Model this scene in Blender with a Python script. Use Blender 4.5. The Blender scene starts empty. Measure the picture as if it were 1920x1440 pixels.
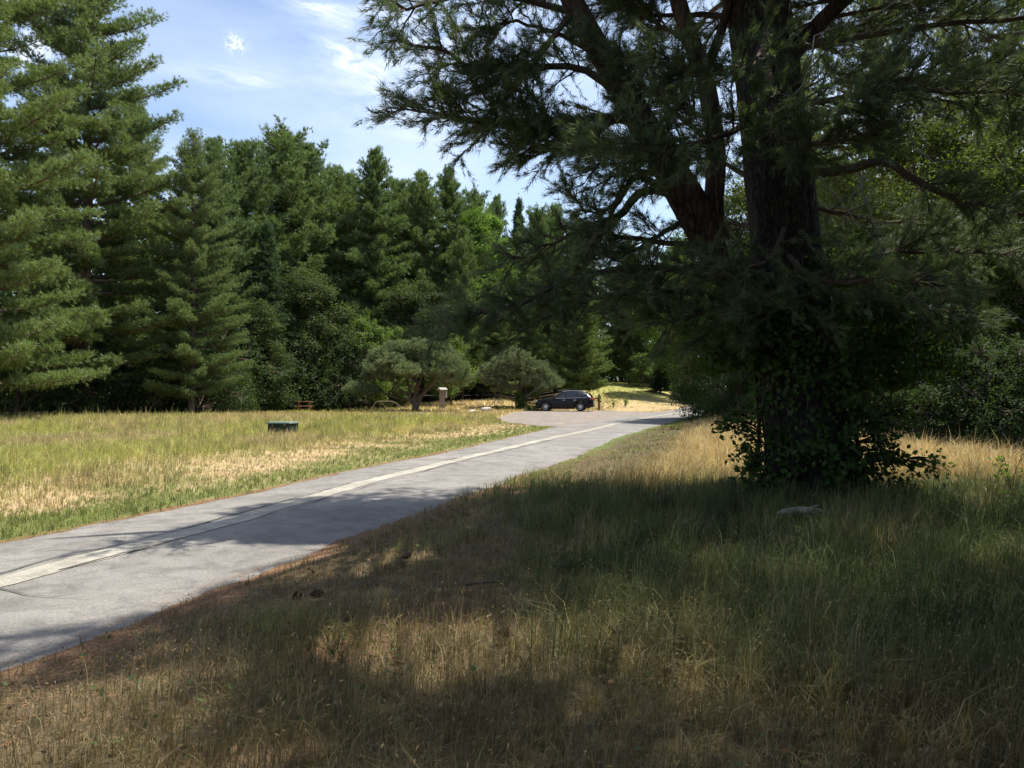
import bpy, bmesh, math, random
import numpy as np
from mathutils import Vector

C = bpy.context.scene.collection
R = math.radians

# ------------------------------------------------------------------ camera, sky, sun, exposure
CAM_H = 1.6
FPX = 1480.0
PITCH = math.atan(15 / FPX)
cam_d = bpy.data.cameras.new("camera")
cam_d.sensor_width = 36.0
cam_d.lens = 36.0 * FPX / 1920
cam_d.clip_start = 0.05
cam_d.clip_end = 3000
cam = bpy.data.objects.new("camera", cam_d)
C.objects.link(cam)
cam.location = (0, 0, CAM_H)
cam.rotation_euler = (math.pi / 2 + PITCH, 0, 0)
bpy.context.scene.camera = cam

SUN_EL = R(66)
SUN_H = np.array([0.93, 0.37]); SUN_H /= np.linalg.norm(SUN_H)
SUN_AZ = math.atan2(SUN_H[0], SUN_H[1])           # clockwise from +Y
world = bpy.data.worlds.new("World")
bpy.context.scene.world = world
world.use_nodes = True
nt = world.node_tree
nt.nodes.clear()
wo = nt.nodes.new("ShaderNodeOutputWorld")
bg = nt.nodes.new("ShaderNodeBackground")
sky = nt.nodes.new("ShaderNodeTexSky")
sky.sky_type = 'NISHITA'
sky.sun_disc = False
sky.sun_elevation = SUN_EL
sky.sun_rotation = SUN_AZ
sky.air_density = 1.0
sky.dust_density = 1.2
sky.ozone_density = 1.0
bg.inputs[1].default_value = 0.115
nt.links.new(bg.outputs[0], wo.inputs[0])


def wn(kind, **kw):
    n = nt.nodes.new(kind)
    for k, v in kw.items():
        setattr(n, k, v)
    return n


def wmath(op, a, b=None, c=None, clamp=False):
    n = wn("ShaderNodeMath", operation=op, use_clamp=clamp)
    for i, v in enumerate((a, b, c)):
        if v is None:
            continue
        if isinstance(v, (int, float)):
            n.inputs[i].default_value = v
        else:
            nt.links.new(v, n.inputs[i])
    return n.outputs[0]


tc = wn("ShaderNodeTexCoord")


def sky_dir(px, py):
    v = Vector(((px - 960) / FPX, 1.0, (735 - py) / FPX))
    return v.normalized()


def cloud_streak(p0, p1, width, noise_scale, thr, strength, stretch=6.0):
    """a soft streak of cirrus along the great circle from p0 to p1 (sky directions)"""
    a, b = sky_dir(*p0), sky_dir(*p1)
    mid = (a + b).normalized()
    along = (b - a).normalized()
    across = mid.cross(along).normalized()
    half = (b - a).length / 2

    def dot(v):
        n = wn("ShaderNodeVectorMath", operation='DOT_PRODUCT')
        nt.links.new(tc.outputs['Generated'], n.inputs[0])
        n.inputs[1].default_value = v
        return n.outputs['Value']
    u, v, w = dot(along), dot(across), dot(mid)
    comb = wn("ShaderNodeCombineXYZ")
    nt.links.new(wmath('MULTIPLY', u, 2.2 * noise_scale / stretch), comb.inputs[0])
    nt.links.new(wmath('MULTIPLY', v, 2.2 * noise_scale), comb.inputs[1])
    comb.inputs[2].default_value = p0[0] * 0.013
    nz = wn("ShaderNodeTexNoise")
    nz.inputs['Scale'].default_value = 1.0
    nz.inputs['Detail'].default_value = 10
    nz.inputs['Distortion'].default_value = .5
    nz.inputs['Roughness'].default_value = 0.62
    nt.links.new(comb.outputs[0], nz.inputs['Vector'])
    gu = wmath('DIVIDE', u, half)
    gv = wmath('DIVIDE', v, width)
    r2 = wmath('ADD', wmath('MULTIPLY', gu, gu), wmath('MULTIPLY', gv, gv))
    g = wmath('POWER', 2.718, wmath('MULTIPLY', r2, -1.0))
    m = wmath('MULTIPLY', wmath('SUBTRACT', nz.outputs[0], thr + .08), 3.4, clamp=True)
    front = wmath('GREATER_THAN', w, 0.0)
    return wmath('MULTIPLY', wmath('MULTIPLY', wmath('MULTIPLY', g, m), strength), front)


streaks = [
    cloud_streak((600, 80), (725, 135), 0.017, 30, 0.30, 0.7, 2.6),
    cloud_streak((655, 20), (560, 5), 0.010, 60, 0.3, 0.35, 5),
    cloud_streak((530, -10), (720, 60), 0.014, 30, 0.32, 0.45, 5),
    cloud_streak((620, 50), (1010, 70), 0.085, 11, 0.30, 0.5, 2.0),
    cloud_streak((330, 130), (560, 160), 0.010, 30, 0.3, 0.35, 7),
    cloud_streak((422, 70), (456, 86), 0.009, 120, 0.34, 1.0, 1),
    cloud_streak((600, 170), (900, 200), 0.05, 16, 0.34, 0.36, 2.5),
    cloud_streak((20, 70), (75, 110), 0.03, 40, 0.3, 1.0, 1),
]
tot = streaks[0]
for s in streaks[1:]:
    tot = wmath('ADD', tot, s, clamp=True)
# faint all-over haze of thin cirrus
nz = wn("ShaderNodeTexNoise")
nz.inputs['Scale'].default_value = 3.0
nz.inputs['Detail'].default_value = 5
mp = wn("ShaderNodeMapping")
mp.inputs['Scale'].default_value = (1, 1, 3.5)
nt.links.new(tc.outputs['Generated'], mp.inputs[0])
nt.links.new(mp.outputs[0], nz.inputs['Vector'])
thin = wmath('MULTIPLY', wmath('SUBTRACT', nz.outputs[0], 0.26), 0.66, clamp=True)
tot = wmath('ADD', tot, thin, clamp=True)
mx = wn("ShaderNodeMix", data_type='RGBA')
nt.links.new(tot, mx.inputs[0])
nt.links.new(sky.outputs[0], mx.inputs[6])
mx.inputs[7].default_value = (7.2, 7.5, 8.0, 1)
nt.links.new(mx.outputs[2], bg.inputs[0])

sun_l = bpy.data.lights.new("sun", 'SUN')
sun_l.energy = 5.0
sun_l.angle = R(0.53)
sun_l.color = (1.0, 0.94, 0.83)
sun = bpy.data.objects.new("sun", sun_l)
C.objects.link(sun)
sd = Vector((SUN_H[0] * math.cos(SUN_EL), SUN_H[1] * math.cos(SUN_EL), math.sin(SUN_EL)))
sun.rotation_euler = sd.to_track_quat('Z', 'Y').to_euler()
sun.location = (20, 20, 60)

vs = bpy.context.scene.view_settings
vs.view_transform = 'Standard'
vs.look = 'None'
vs.exposure = 0.92
vs.gamma = 1
vs.use_curve_mapping = False
cy = bpy.context.scene.cycles
cy.max_bounces = 6
cy.diffuse_bounces = 3
cy.glossy_bounces = 2
cy.transmission_bounces = 4
cy.transparent_max_bounces = 8
cy.use_denoising = True
cy.sample_clamp_indirect = 6


# ------------------------------------------------------------------ helpers
def P(px, py, d):
    """the point at depth d (metres along +Y) seen at photo position px, py: used to measure the place out"""
    u, v = (px - 960) / FPX, (720 - py) / FPX
    ca, sa = math.cos(PITCH), math.sin(PITCH)
    y = ca - sa * v
    z = sa + ca * v
    return np.array([u / y * d, d, CAM_H + z / y * d])


def hash2(ix, iy, seed):
    n = (ix.astype(np.int64) * 374761393 + iy.astype(np.int64) * 668265263 + seed * 982451653) & 0xffffffff
    n = ((n ^ (n >> 13)) * 1274126177) & 0xffffffff
    n = n ^ (n >> 16)
    return (n & 0xffff) / 65535.0


def vnoise(x, y, scale, seed=0):
    x = np.asarray(x, float) / scale
    y = np.asarray(y, float) / scale
    ix, iy = np.floor(x), np.floor(y)
    fx, fy = x - ix, y - iy
    fx = fx * fx * (3 - 2 * fx)
    fy = fy * fy * (3 - 2 * fy)
    a = hash2(ix, iy, seed); b = hash2(ix + 1, iy, seed)
    c = hash2(ix, iy + 1, seed); d = hash2(ix + 1, iy + 1, seed)
    return (a * (1 - fx) + b * fx) * (1 - fy) + (c * (1 - fx) + d * fx) * fy


def fnoise(x, y, scale, seed=0, octs=4):
    s, a, t = 0, 1.0, 0
    x = np.asarray(x, float); y = np.asarray(y, float)
    x, y = x * .83 + y * .557, y * .83 - x * .557
    for o in range(octs):
        s = s + a * vnoise(x, y, scale / 2 ** o, seed + o * 17)
        x, y = x * .766 + y * .643 + 3.1, y * .766 - x * .643 + 1.7
        t += a
        a *= .55
    return s / t


def sstep(a, b, x):
    t = np.clip((np.asarray(x, float) - a) / (b - a), 0, 1)
    return t * t * (3 - 2 * t)


def tag(o, label=None, cat=None, group=None, kind=None):
    if label: o['label'] = label
    if cat: o['category'] = cat
    if group: o['group'] = group
    if kind: o['kind'] = kind
    return o


def empty(name, loc=(0, 0, 0), rz=0.0):
    o = bpy.data.objects.new(name, None)
    o.empty_display_size = 0.3
    C.objects.link(o)
    o.location = loc
    o.rotation_euler = (0, 0, rz)
    return o


def link_mesh(name, me, parent=None, loc=(0, 0, 0)):
    o = bpy.data.objects.new(name, me)
    C.objects.link(o)
    o.parent = parent
    o.location = loc
    return o


class Tri:
    """collects triangle soup with a colour per vertex and builds ONE mesh from it"""
    def __init__(s):
        s.v, s.f, s.c, s.n = [], [], [], 0

    def add(s, v, f, col):
        v = np.asarray(v, float).reshape(-1, 3)
        f = np.asarray(f, int).reshape(-1, 3)
        col = np.asarray(col, float)
        if col.ndim == 1:
            col = np.tile(col, (len(v), 1))
        s.v.append(v); s.f.append(f + s.n); s.c.append(col)
        s.n += len(v)

    def mesh(s, name, mat, smooth=False):
        v = np.concatenate(s.v).astype(np.float32)
        f = np.concatenate(s.f).astype(np.int32)
        c = np.concatenate(s.c).astype(np.float32)
        me = bpy.data.meshes.new(name)
        me.vertices.add(len(v))
        me.vertices.foreach_set("co", v.ravel())
        me.loops.add(f.size)
        me.loops.foreach_set("vertex_index", f.ravel())
        me.polygons.add(len(f))
        me.polygons.foreach_set("loop_start", np.arange(0, f.size, 3, dtype=np.int32))
        at = me.color_attributes.new("Col", 'FLOAT_COLOR', 'POINT')
        at.data.foreach_set("color", np.concatenate([c, np.ones((len(c), 1), np.float32)], 1).ravel())
        me.update(calc_edges=True)
        if smooth:
            me.polygons.foreach_set("use_smooth", np.ones(len(f), bool))
        me.materials.append(mat)
        return me

    def build(s, name, mat, parent=None, loc=(0, 0, 0), smooth=False):
        return link_mesh(name, s.mesh(name, mat, smooth), parent, loc)


def unit(a):
    return a / np.maximum(np.linalg.norm(a, axis=-1, keepdims=True), 1e-9)


def tube(T, pts, rad, sides=8, col=(1, 1, 1), rough=0.0, seed=0):
    pts = np.asarray(pts, float)
    rad = np.asarray(rad, float)
    n = len(pts)
    tan = unit(np.gradient(pts, axis=0))
    ref = np.array([0, 0, 1.0]) if abs(tan[:, 2]).mean() < .8 else np.array([1.0, 0, 0])
    a = unit(np.cross(tan, ref))
    b = np.cross(tan, a)
    th = np.linspace(0, 2 * np.pi, sides, endpoint=False)
    rr = rad[:, None] * np.ones((1, sides))
    if rough:
        zz = np.cumsum(np.r_[0, np.linalg.norm(np.diff(pts, axis=0), axis=1)])
        g = fnoise(np.tile(th * 3.2, (n, 1)), np.tile(zz[:, None] * .5, (1, sides)), .42, seed, 3)
        g2 = np.roll(g, sides // 2, axis=1)
        wv = 0.5 + 0.5 * np.cos(th)[None]
        rr = rr * (1 + rough * ((g * wv + g2 * (1 - wv)) - .5))
    v = pts[:, None] + rr[..., None] * (np.cos(th)[None, :, None] * a[:, None] + np.sin(th)[None, :, None] * b[:, None])
    i = np.arange(n - 1)[:, None] * sides + np.arange(sides)[None]
    j = np.arange(n - 1)[:, None] * sides + (np.arange(sides)[None] + 1) % sides
    f = np.concatenate([np.stack([i, j, j + sides], -1).reshape(-1, 3), np.stack([i, j + sides, i + sides], -1).reshape(-1, 3)])
    T.add(v.reshape(-1, 3), f, col)


def spikes(T, a, b, r, col=(1, 1, 1)):
    """thin tapered twigs from points a to points b (vectorised three-sided pyramids)"""
    a = np.asarray(a, float); b = np.asarray(b, float)
    n = len(a)
    if n == 0:
        return
    r = np.broadcast_to(np.asarray(r, float), (n,))
    t = unit(b - a)
    ref = np.where(np.abs(t[:, 2:3]) > .9, np.array([[1.0, 0, 0]]), np.array([[0, 0, 1.0]]))
    u = unit(np.cross(t, ref)); w = np.cross(t, u)
    vs_ = []
    for k in range(3):
        th = k * 2 * np.pi / 3
        vs_.append(a + r[:, None] * (math.cos(th) * u + math.sin(th) * w))
    vs_.append(b)
    v = np.stack(vs_, 1).reshape(-1, 3)
    o = np.arange(n)[:, None] * 4
    f = np.concatenate([o + np.array([0, 1, 3]), o + np.array([1, 2, 3]), o + np.array([2, 0, 3])])
    T.add(v, f, col)


def tufts(T, c, d, rng, nn=12, length=.1, width=.004, spread=.8, col=(.05, .1, .03), cvar=.3, yel=.25):
    """bunches of needles: one long thin triangle per needle"""
    c = np.asarray(c, float); d = unit(np.asarray(d, float))
    n = len(c)
    nd = unit(d[:, None] + rng.normal(0, spread * .6, (n, nn, 3)))
    L = length * rng.uniform(.7, 1.15, (n, nn, 1))
    base = c[:, None] + rng.normal(0, length * .1, (n, nn, 3))
    side = unit(np.cross(nd, rng.normal(0, 1, (n, nn, 3)))) * (width / 2)
    v = np.stack([base - side, base + side, base + nd * L], 2).reshape(-1, 3)
    f = np.arange(n * nn * 3).reshape(-1, 3)
    k = rng.uniform(1 - cvar, 1 + cvar, (n, 1, 1))
    y = rng.uniform(0, yel, (n, 1, 1))
    cc = np.asarray(col)[None, None] * k * np.array([1, 1, 1]) + y * np.array([.05, .035, -.006])
    cc = np.repeat(np.clip(np.broadcast_to(cc, (n, nn, 3)), .004, 1).reshape(-1, 3), 3, axis=0)
    T.add(v, f, cc)


def leaves(T, c, nrm, rng, size=.1, col=(.06, .12, .03), cvar=.35, droop=.3, yel=.2, slim=.62):
    """folded four-point leaves"""
    c = np.asarray(c, float)
    n = len(c)
    if n == 0:
        return
    nn_ = unit(np.asarray(nrm, float) + rng.normal(0, .55, (n, 3)))
    d = unit(np.cross(nn_, rng.normal(0, 1, (n, 3))))
    d = unit(d + np.array([0, 0, -droop]))
    s = np.cross(nn_, d)
    L = size * rng.uniform(.6, 1.25, (n, 1))
    W = L * slim / 2
    m = c + d * L * .45 - nn_ * L * .06
    v = np.stack([c, m + s * W + nn_ * L * .09, c + d * L, m - s * W + nn_ * L * .09], 1).reshape(-1, 3)
    o = np.arange(n)[:, None] * 4
    f = np.concatenate([o + np.array([0, 1, 2]), o + np.array([0, 2, 3])])
    k = rng.uniform(1 - cvar, 1 + cvar, (n, 1))
    y = rng.uniform(0, yel, (n, 1))
    cc = np.clip(np.asarray(col)[None] * k + y * np.array([.09, .07, -.005]), .004, 1)
    T.add(v, f, np.repeat(cc, 4, axis=0))


def polyline(pts, n):
    """Catmull-Rom resample"""
    p = np.asarray(pts, float)
    p = np.vstack([2 * p[0] - p[1], p, 2 * p[-1] - p[-2]])
    m = len(p) - 3
    t = np.linspace(0, m - 1e-6, n)
    i = t.astype(int)
    f = (t - i)[:, None]
    p0, p1, p2, p3 = p[i], p[i + 1], p[i + 2], p[i + 3]
    return .5 * (2 * p1 + (p2 - p0) * f + (2 * p0 - 5 * p1 + 4 * p2 - p3) * f ** 2 + (3 * p1 - p0 - 3 * p2 + p3) * f ** 3)


# ------------------------------------------------------------------ materials
def new_mat(name):
    m = bpy.data.materials.new(name)
    m.use_nodes = True
    return m, m.node_tree, m.node_tree.nodes['Principled BSDF']


def foliage_mat(name, trans=.35, rough=.55, spec=.3, tint=(1.3, 1.35, .6)):
    m, t, p = new_mat(name)
    at = t.nodes.new("ShaderNodeAttribute"); at.attribute_name = "Col"
    p.inputs['Roughness'].default_value = rough
    p.inputs['Specular IOR Level'].default_value = spec
    t.links.new(at.outputs['Color'], p.inputs['Base Color'])
    tr = t.nodes.new("ShaderNodeBsdfTranslucent")
    mu = t.nodes.new("ShaderNodeMix"); mu.data_type = 'RGBA'; mu.blend_type = 'MULTIPLY'
    mu.inputs[0].default_value = 1
    t.links.new(at.outputs['Color'], mu.inputs[6])
    mu.inputs[7].default_value = (*tint, 1)
    t.links.new(mu.outputs[2], tr.inputs[0])
    mi = t.nodes.new("ShaderNodeMixShader")
    mi.inputs[0].default_value = trans
    t.links.new(p.outputs[0], mi.inputs[1])
    t.links.new(tr.outputs[0], mi.inputs[2])
    t.links.new(mi.outputs[0], t.nodes['Material Output'].inputs[0])
    return m


def bark_mat(name, c1, c2, scale=6, bump=.6, zs=.16):
    m, t, p = new_mat(name)
    tc = t.nodes.new("ShaderNodeTexCoord")
    mp = t.nodes.new("ShaderNodeMapping")
    mp.inputs['Scale'].default_value = (1, 1, zs)
    t.links.new(tc.outputs['Object'], mp.inputs[0])
    nz = t.nodes.new("ShaderNodeTexNoise")
    nz.inputs['Scale'].default_value = scale; nz.inputs['Detail'].default_value = 8
    nz.inputs['Roughness'].default_value = .65; nz.inputs['Distortion'].default_value = .6
    vo = t.nodes.new("ShaderNodeTexVoronoi"); vo.feature = 'DISTANCE_TO_EDGE'
    vo.inputs['Scale'].default_value = scale * 2.4
    wv = t.nodes.new('ShaderNodeMix'); wv.data_type = 'RGBA'; wv.inputs[0].default_value = .16
    t.links.new(mp.outputs[0], wv.inputs[6]); t.links.new(nz.outputs['Color'], wv.inputs[7])
    t.links.new(mp.outputs[0], nz.inputs['Vector'])
    t.links.new(wv.outputs[2], vo.inputs['Vector'])
    mr = t.nodes.new("ShaderNodeMath"); mr.operation = 'MULTIPLY_ADD'; mr.use_clamp = True
    t.links.new(vo.outputs['Distance'], mr.inputs[0]); mr.inputs[1].default_value = 1.6
    t.links.new(nz.outputs[0], mr.inputs[2])
    ra = t.nodes.new("ShaderNodeValToRGB")
    ra.color_ramp.elements[0].position = .38; ra.color_ramp.elements[0].color = (*c1, 1)
    ra.color_ramp.elements[1].position = .85; ra.color_ramp.elements[1].color = (*c2, 1)
    t.links.new(mr.outputs[0], ra.inputs[0])
    t.links.new(ra.outputs[0], p.inputs['Base Color'])
    p.inputs['Roughness'].default_value = .9
    p.inputs['Specular IOR Level'].default_value = .15
    bu = t.nodes.new("ShaderNodeBump"); bu.inputs['Strength'].default_value = bump
    bu.inputs['Distance'].default_value = .06
    t.links.new(mr.outputs[0], bu.inputs['Height'])
    t.links.new(bu.outputs[0], p.inputs['Normal'])
    return m


def plain(name, col, rough=.6, metal=0, spec=.5, noise=0, nscale=8, coat=0):
    m, t, p = new_mat(name)
    p.inputs['Base Color'].default_value = (*col, 1)
    p.inputs['Roughness'].default_value = rough
    p.inputs['Metallic'].default_value = metal
    p.inputs['Specular IOR Level'].default_value = spec
    p.inputs['Coat Weight'].default_value = coat
    if noise:
        nz = t.nodes.new("ShaderNodeTexNoise")
        nz.inputs['Scale'].default_value = nscale; nz.inputs['Detail'].default_value = 6
        ra = t.nodes.new("ShaderNodeValToRGB")
        ra.color_ramp.elements[0].position = .3
        ra.color_ramp.elements[0].color = (*[c * (1 - noise) for c in col], 1)
        ra.color_ramp.elements[1].position = .7
        ra.color_ramp.elements[1].color = (*[min(1, c * (1 + noise)) for c in col], 1)
        tc = t.nodes.new("ShaderNodeTexCoord")
        t.links.new(tc.outputs['Object'], nz.inputs['Vector'])
        t.links.new(nz.outputs[0], ra.inputs[0])
        t.links.new(ra.outputs[0], p.inputs['Base Color'])
    return m


M_needle = foliage_mat("pine_needles", .30)
M_leaf = foliage_mat("broad_leaves", .36, .7, .10, (1.5, 1.6, .5))
M_grass = foliage_mat("grass_blades", .35, .6, .25, (1.15, 1.1, .8))
M_bark = bark_mat("pine_bark", (.045, .032, .026), (.20, .155, .125), 5)
M_bark_far = bark_mat("forest_bark", (.05, .038, .03), (.17, .13, .105), 4, .3)
M_bark_red = bark_mat("reddish_bark", (.04, .024, .018), (.16, .095, .07), 8)
M_twig = plain("twig_bark", (.085, .066, .052), .9, 0, .1)
M_dead = plain("dead_wood", (.30, .28, .25), .9, 0, .1, .35, 20)


# ------------------------------------------------------------------ terrain
N_pts = np.array([(-8.3, -14), (-4.15, 0), (-2.95, 4.4), (-1.72, 8.8), (-.2, 13.9), (1.5, 19), (3.6, 27.5), (6.4, 35.9), (9.2, 43.8),
                  (15.8, 62), (24.5, 84), (34, 104), (48, 125)])
F_pts = np.array([(-12.2, -14), (-7.9, 0), (-6.7, 4.4), (-5.35, 8.4), (-4.2, 12.2), (-3.0, 16.9), (-1.45, 22), (1.9, 35.6), (4.9, 44),
                  (11.5, 62), (20.3, 86), (30, 107), (44, 129)])
S_pts = np.array([(-10.1, -14), (-6.0, 0), (-4.2, 6.5), (-3.4, 9.5), (-2.55, 13.6), (-1.0, 19.1), (1.45, 27), (3.65, 33.8), (5.9, 41.5),
                  (11.2, 56), (17, 70), (26, 90)])


def Nx(y): return np.interp(y, N_pts[:, 1], N_pts[:, 0])
def Fx(y): return np.interp(y, F_pts[:, 1], F_pts[:, 0])


def edge_wobble(y, seed):
    return (fnoise(y, y * 0 + seed, .9, seed) - .5) * .28 + (vnoise(y, y * 0, .22, seed) - .5) * .08


LOT = np.array([(-.95, 50), (-1.0, 45), (-.3, 41.2), (.9, 37.6), (2.4, 35.4), (6, 41), (12.2, 61), (13.5, 66), (11, 63.5), (8.6, 66.5), (5, 67.8), (1.5, 67.5),
                (.2, 60), (-.5, 55)])


def in_lot(x, y, pad=0.0):
    x = np.asarray(x, float); y = np.asarray(y, float)
    x = x + (vnoise(x, y, 1.1, 5) - .5) * .7
    y = y + (vnoise(x, y, 1.3, 6) - .5) * .9
    cx, cy_ = LOT.mean(0)
    q = (LOT - (cx, cy_)) * (1 + pad / 6) + (cx, cy_)
    ins = np.zeros(x.shape, bool)
    j = len(q) - 1
    for i in range(len(q)):
        c = (q[i, 1] > y) != (q[j, 1] > y)
        xi = (q[j, 0] - q[i, 0]) * (y - q[i, 1]) / (q[j, 1] - q[i, 1] + 1e-12) + q[i, 0]
        ins ^= c & (x < xi)
        j = i
    return ins


def terrain(x, y):
    x = np.asarray(x, float); y = np.asarray(y, float)
    dn = x - Nx(y); df = Fx(y) - x
    off = np.maximum(dn, df)
    road = sstep(0.05, 1.6, off)
    lot = 1 - sstep(0, 3, np.hypot((x - 5.5) / 8, (y - 52) / 17) * 8 - 8)
    # grassy rise behind the parked car
    b = x / np.maximum(y, 1) * FPX + 960
    b = np.where(y < 30, 400, b)
    hill = sstep(68.5, 106, y) * (1.9 * np.exp(-((b - 1160) / 130.0) ** 2) + .75 * sstep(925, 1000, b) * (1 - sstep(1200, 1420, b)))
    left = 1.15 * sstep(60, 88, y) * sstep(600, 800, b) * (1 - sstep(925, 995, b))
    und = (fnoise(x, y, 7, 3, 2) - .5) * .22 + (fnoise(x, y, 1.1, 9, 3) - .5) * .07
    near_bank = .06 * sstep(.1, .9, dn)
    root = .22 * np.exp(-(((x - 4.25) / 1.3) ** 2 + ((y - 11.3) / 1.2) ** 2))
    far = 1.6 * sstep(85, 200, y)
    return und * road * (1 - .8 * lot) + hill + left * (1 - lot) + near_bank * road + root + far


def mixc(a, b, t):
    t = np.asarray(t)[..., None]
    return np.asarray(a) * (1 - t) + np.asarray(b) * t


def cover(x, y):
    """what grows where: ground colour, blade colour, blade height, density (0..1)"""
    x = np.asarray(x, float); y = np.asarray(y, float)
    dn = x - Nx(y); df = Fx(y) - x
    n1 = fnoise(x, y, 2.2, 21); n2 = fnoise(x, y, .55, 31); n3 = fnoise(x, y, 6, 41, 3); n4 = fnoise(x, y, 1.0, 77)
    brown = np.array([.11, .09, .055]); orange = np.array([.22, .138, .085])
    straw = np.array([.42, .335, .19]); green = np.array([.125, .17, .05]); dgreen = np.array([.050, .085, .030])
    gold = np.array([.50, .39, .20]); ygreen = np.array([.28, .315, .085]); tan = np.array([.42, .325, .20])
    olive = np.array([.17, .16, .065])
    right = dn > -.5
    # ---- right side: near grass tones darkened, canopy shade put into the colour
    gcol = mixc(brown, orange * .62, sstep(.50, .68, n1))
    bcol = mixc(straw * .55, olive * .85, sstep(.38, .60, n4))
    h = .045 + .07 * n2
    dens = .62 + 0 * x
    litter = (1 - sstep(.0, .38, dn + (n2 - .5) * 1.1))
    gcol = mixc(gcol, mixc(orange, green * .9, sstep(12, 18, y)), np.clip(litter + .55 * sstep(.52, .68, n2) * (1 - sstep(1.5, 3.5, dn)), 0, 1))
    dens = dens * (1 - .7 * litter * (1 - .8 * sstep(10, 15, y)))
    clump = sstep(.5, .62, n1) * (1 - sstep(1.2, 2.0, dn))
    bcol = mixc(bcol, green * 1.1, clump * .8); h = h + .10 * clump
    # long dark green grass round the foot of the big tree, front right of it
    gz = sstep(-.5, .9, (x - .15) - (n1 - .5) * 2.2 - .05 * (y - 8)) * sstep(3.9, 5.4, y + (n3 - .5) * 2.2 + .75 * np.clip(x - .3, 0, 4)) * (1 - sstep(12.2, 14.5, y))
    gz *= (1 - .75 * sstep(.55, .7, n4))
    bcol = mixc(bcol, mixc(dgreen, np.array([.095, .125, .042]), sstep(.40, .62, n2)), gz); h = h + gz * (.07 + .20 * sstep(.3, .75, n4)); dens = dens + .3 * gz
    gcol = mixc(gcol, dgreen * .9 + brown * .25, gz * .7)
    # dry seeding grass nearest the camera
    sz = (1 - sstep(4.3, 6.6, y + (n3 - .5) * 2.2 + .55 * np.clip(x, 0, 3))) * sstep(.9, 1.9, dn)
    bcol = mixc(bcol, mixc(np.array([.21, .170, .085]), olive * .9, .6 * sstep(.50, .66, n1)), sz * .9); h = h + sz * (.04 + .07 * n1); dens = dens + .15 * sz
    # tall golden hay: left of and behind the big tree
    hz = sstep(.4, 2.0, dn - 1.1 + (n1 - .5) * 1.2) * sstep(12.0, 14.5, y + .7 * np.clip(3 - x, -1, 2) + (n1 - .5) * 2)
    bcol = mixc(bcol, mixc(gold, straw, n2), hz); h = h + hz * (.22 + .30 * n1); dens = dens + .3 * hz
    gcol = mixc(gcol, straw * .8, hz)
    vergeN = (1 - sstep(.2, 1.3, dn)) * sstep(14, 20, y)
    bcol = mixc(bcol, green * 1.2, vergeN * .9); h = h * (1 - .6 * vergeN)
    # ---- left side
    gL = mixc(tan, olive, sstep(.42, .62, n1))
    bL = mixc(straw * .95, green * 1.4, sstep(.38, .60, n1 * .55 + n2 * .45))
    hL = .07 + .06 * n2
    dL = .85 + 0 * x
    vg = (1 - sstep(.8, 2.0, df + (n1 - .5) * 1.6))
    bL = mixc(bL, mixc(green * 1.1, ygreen, n2 * .6), vg); gL = mixc(gL, green * .9, vg * .6)
    e = (1 - sstep(.0, .22, df + (n2 - .5) * .3))
    gL = mixc(gL, orange * .9, e); dL = dL * (1 - .7 * e)
    tz = sstep(2.6, 5.2, df + (n3 - .5) * 3.5 - .04 * (y - 20))
    bL = mixc(bL, mixc(ygreen * 1.05, straw * 1.05, sstep(.40, .68, n3 * .5 + n1 * .5)), tz)
    hL = hL + tz * (.14 + .16 * n1 + .18 * sstep(26, 40, y))
    dryn = sstep(40, 58, y) * sstep(-16, -4, x)
    bL = mixc(bL, mixc(gold, straw, n2), dryn * .85)
    gL = mixc(gL, straw * .9, dryn)
    band = np.exp(-((df - 4.0 + (n3 - .5) * 1.5) / 1.6) ** 2)
    bL = mixc(bL, mixc(np.array([.35, .285, .15]), green * 1.5, .8 * sstep(.40, .62, n4)), band * .5); gL = mixc(gL, np.array([.36, .28, .15]), band * .45)
    hL = hL * (1 - .45 * band)
    hillg = sstep(74, 92, y) * (1 - sstep(0, 3, np.abs(x / np.maximum(y, 1) * FPX + 960 - 1165) / 40 - 1))
    bL = mixc(bL, np.array([.24, .28, .07]), hillg * .8); gL = mixc(gL, ygreen, hillg * .7)
    hL = hL * (1 - .5 * hillg) * (1 - .5 * sstep(42, 54, y))
    k = (dn < -1.8)
    g = np.where(k[..., None], gL, gcol); b_ = np.where(k[..., None], bL, bcol)
    h = np.where(k, hL, h); dens = np.where(k, dL, dens)
    # forest floor
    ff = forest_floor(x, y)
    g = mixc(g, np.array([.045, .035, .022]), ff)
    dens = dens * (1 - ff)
    return g, b_, h, np.clip(dens, 0, 1)


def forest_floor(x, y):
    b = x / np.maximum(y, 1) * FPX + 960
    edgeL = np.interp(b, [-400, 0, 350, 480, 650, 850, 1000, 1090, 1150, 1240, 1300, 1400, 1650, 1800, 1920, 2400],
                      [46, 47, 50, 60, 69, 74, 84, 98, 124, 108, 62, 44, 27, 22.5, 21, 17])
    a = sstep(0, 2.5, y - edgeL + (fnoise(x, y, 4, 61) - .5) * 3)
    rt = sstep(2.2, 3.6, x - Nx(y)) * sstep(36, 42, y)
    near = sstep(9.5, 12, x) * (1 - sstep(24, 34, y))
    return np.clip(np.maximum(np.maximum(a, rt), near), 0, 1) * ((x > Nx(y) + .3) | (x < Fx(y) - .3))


def grow(a, b, step, ratio, lim):
    out = [b]
    s = step
    while abs(out[-1] - b) < lim:
        s *= ratio
        out.append(out[-1] + s * (1 if a else -1))
    return out


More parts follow.
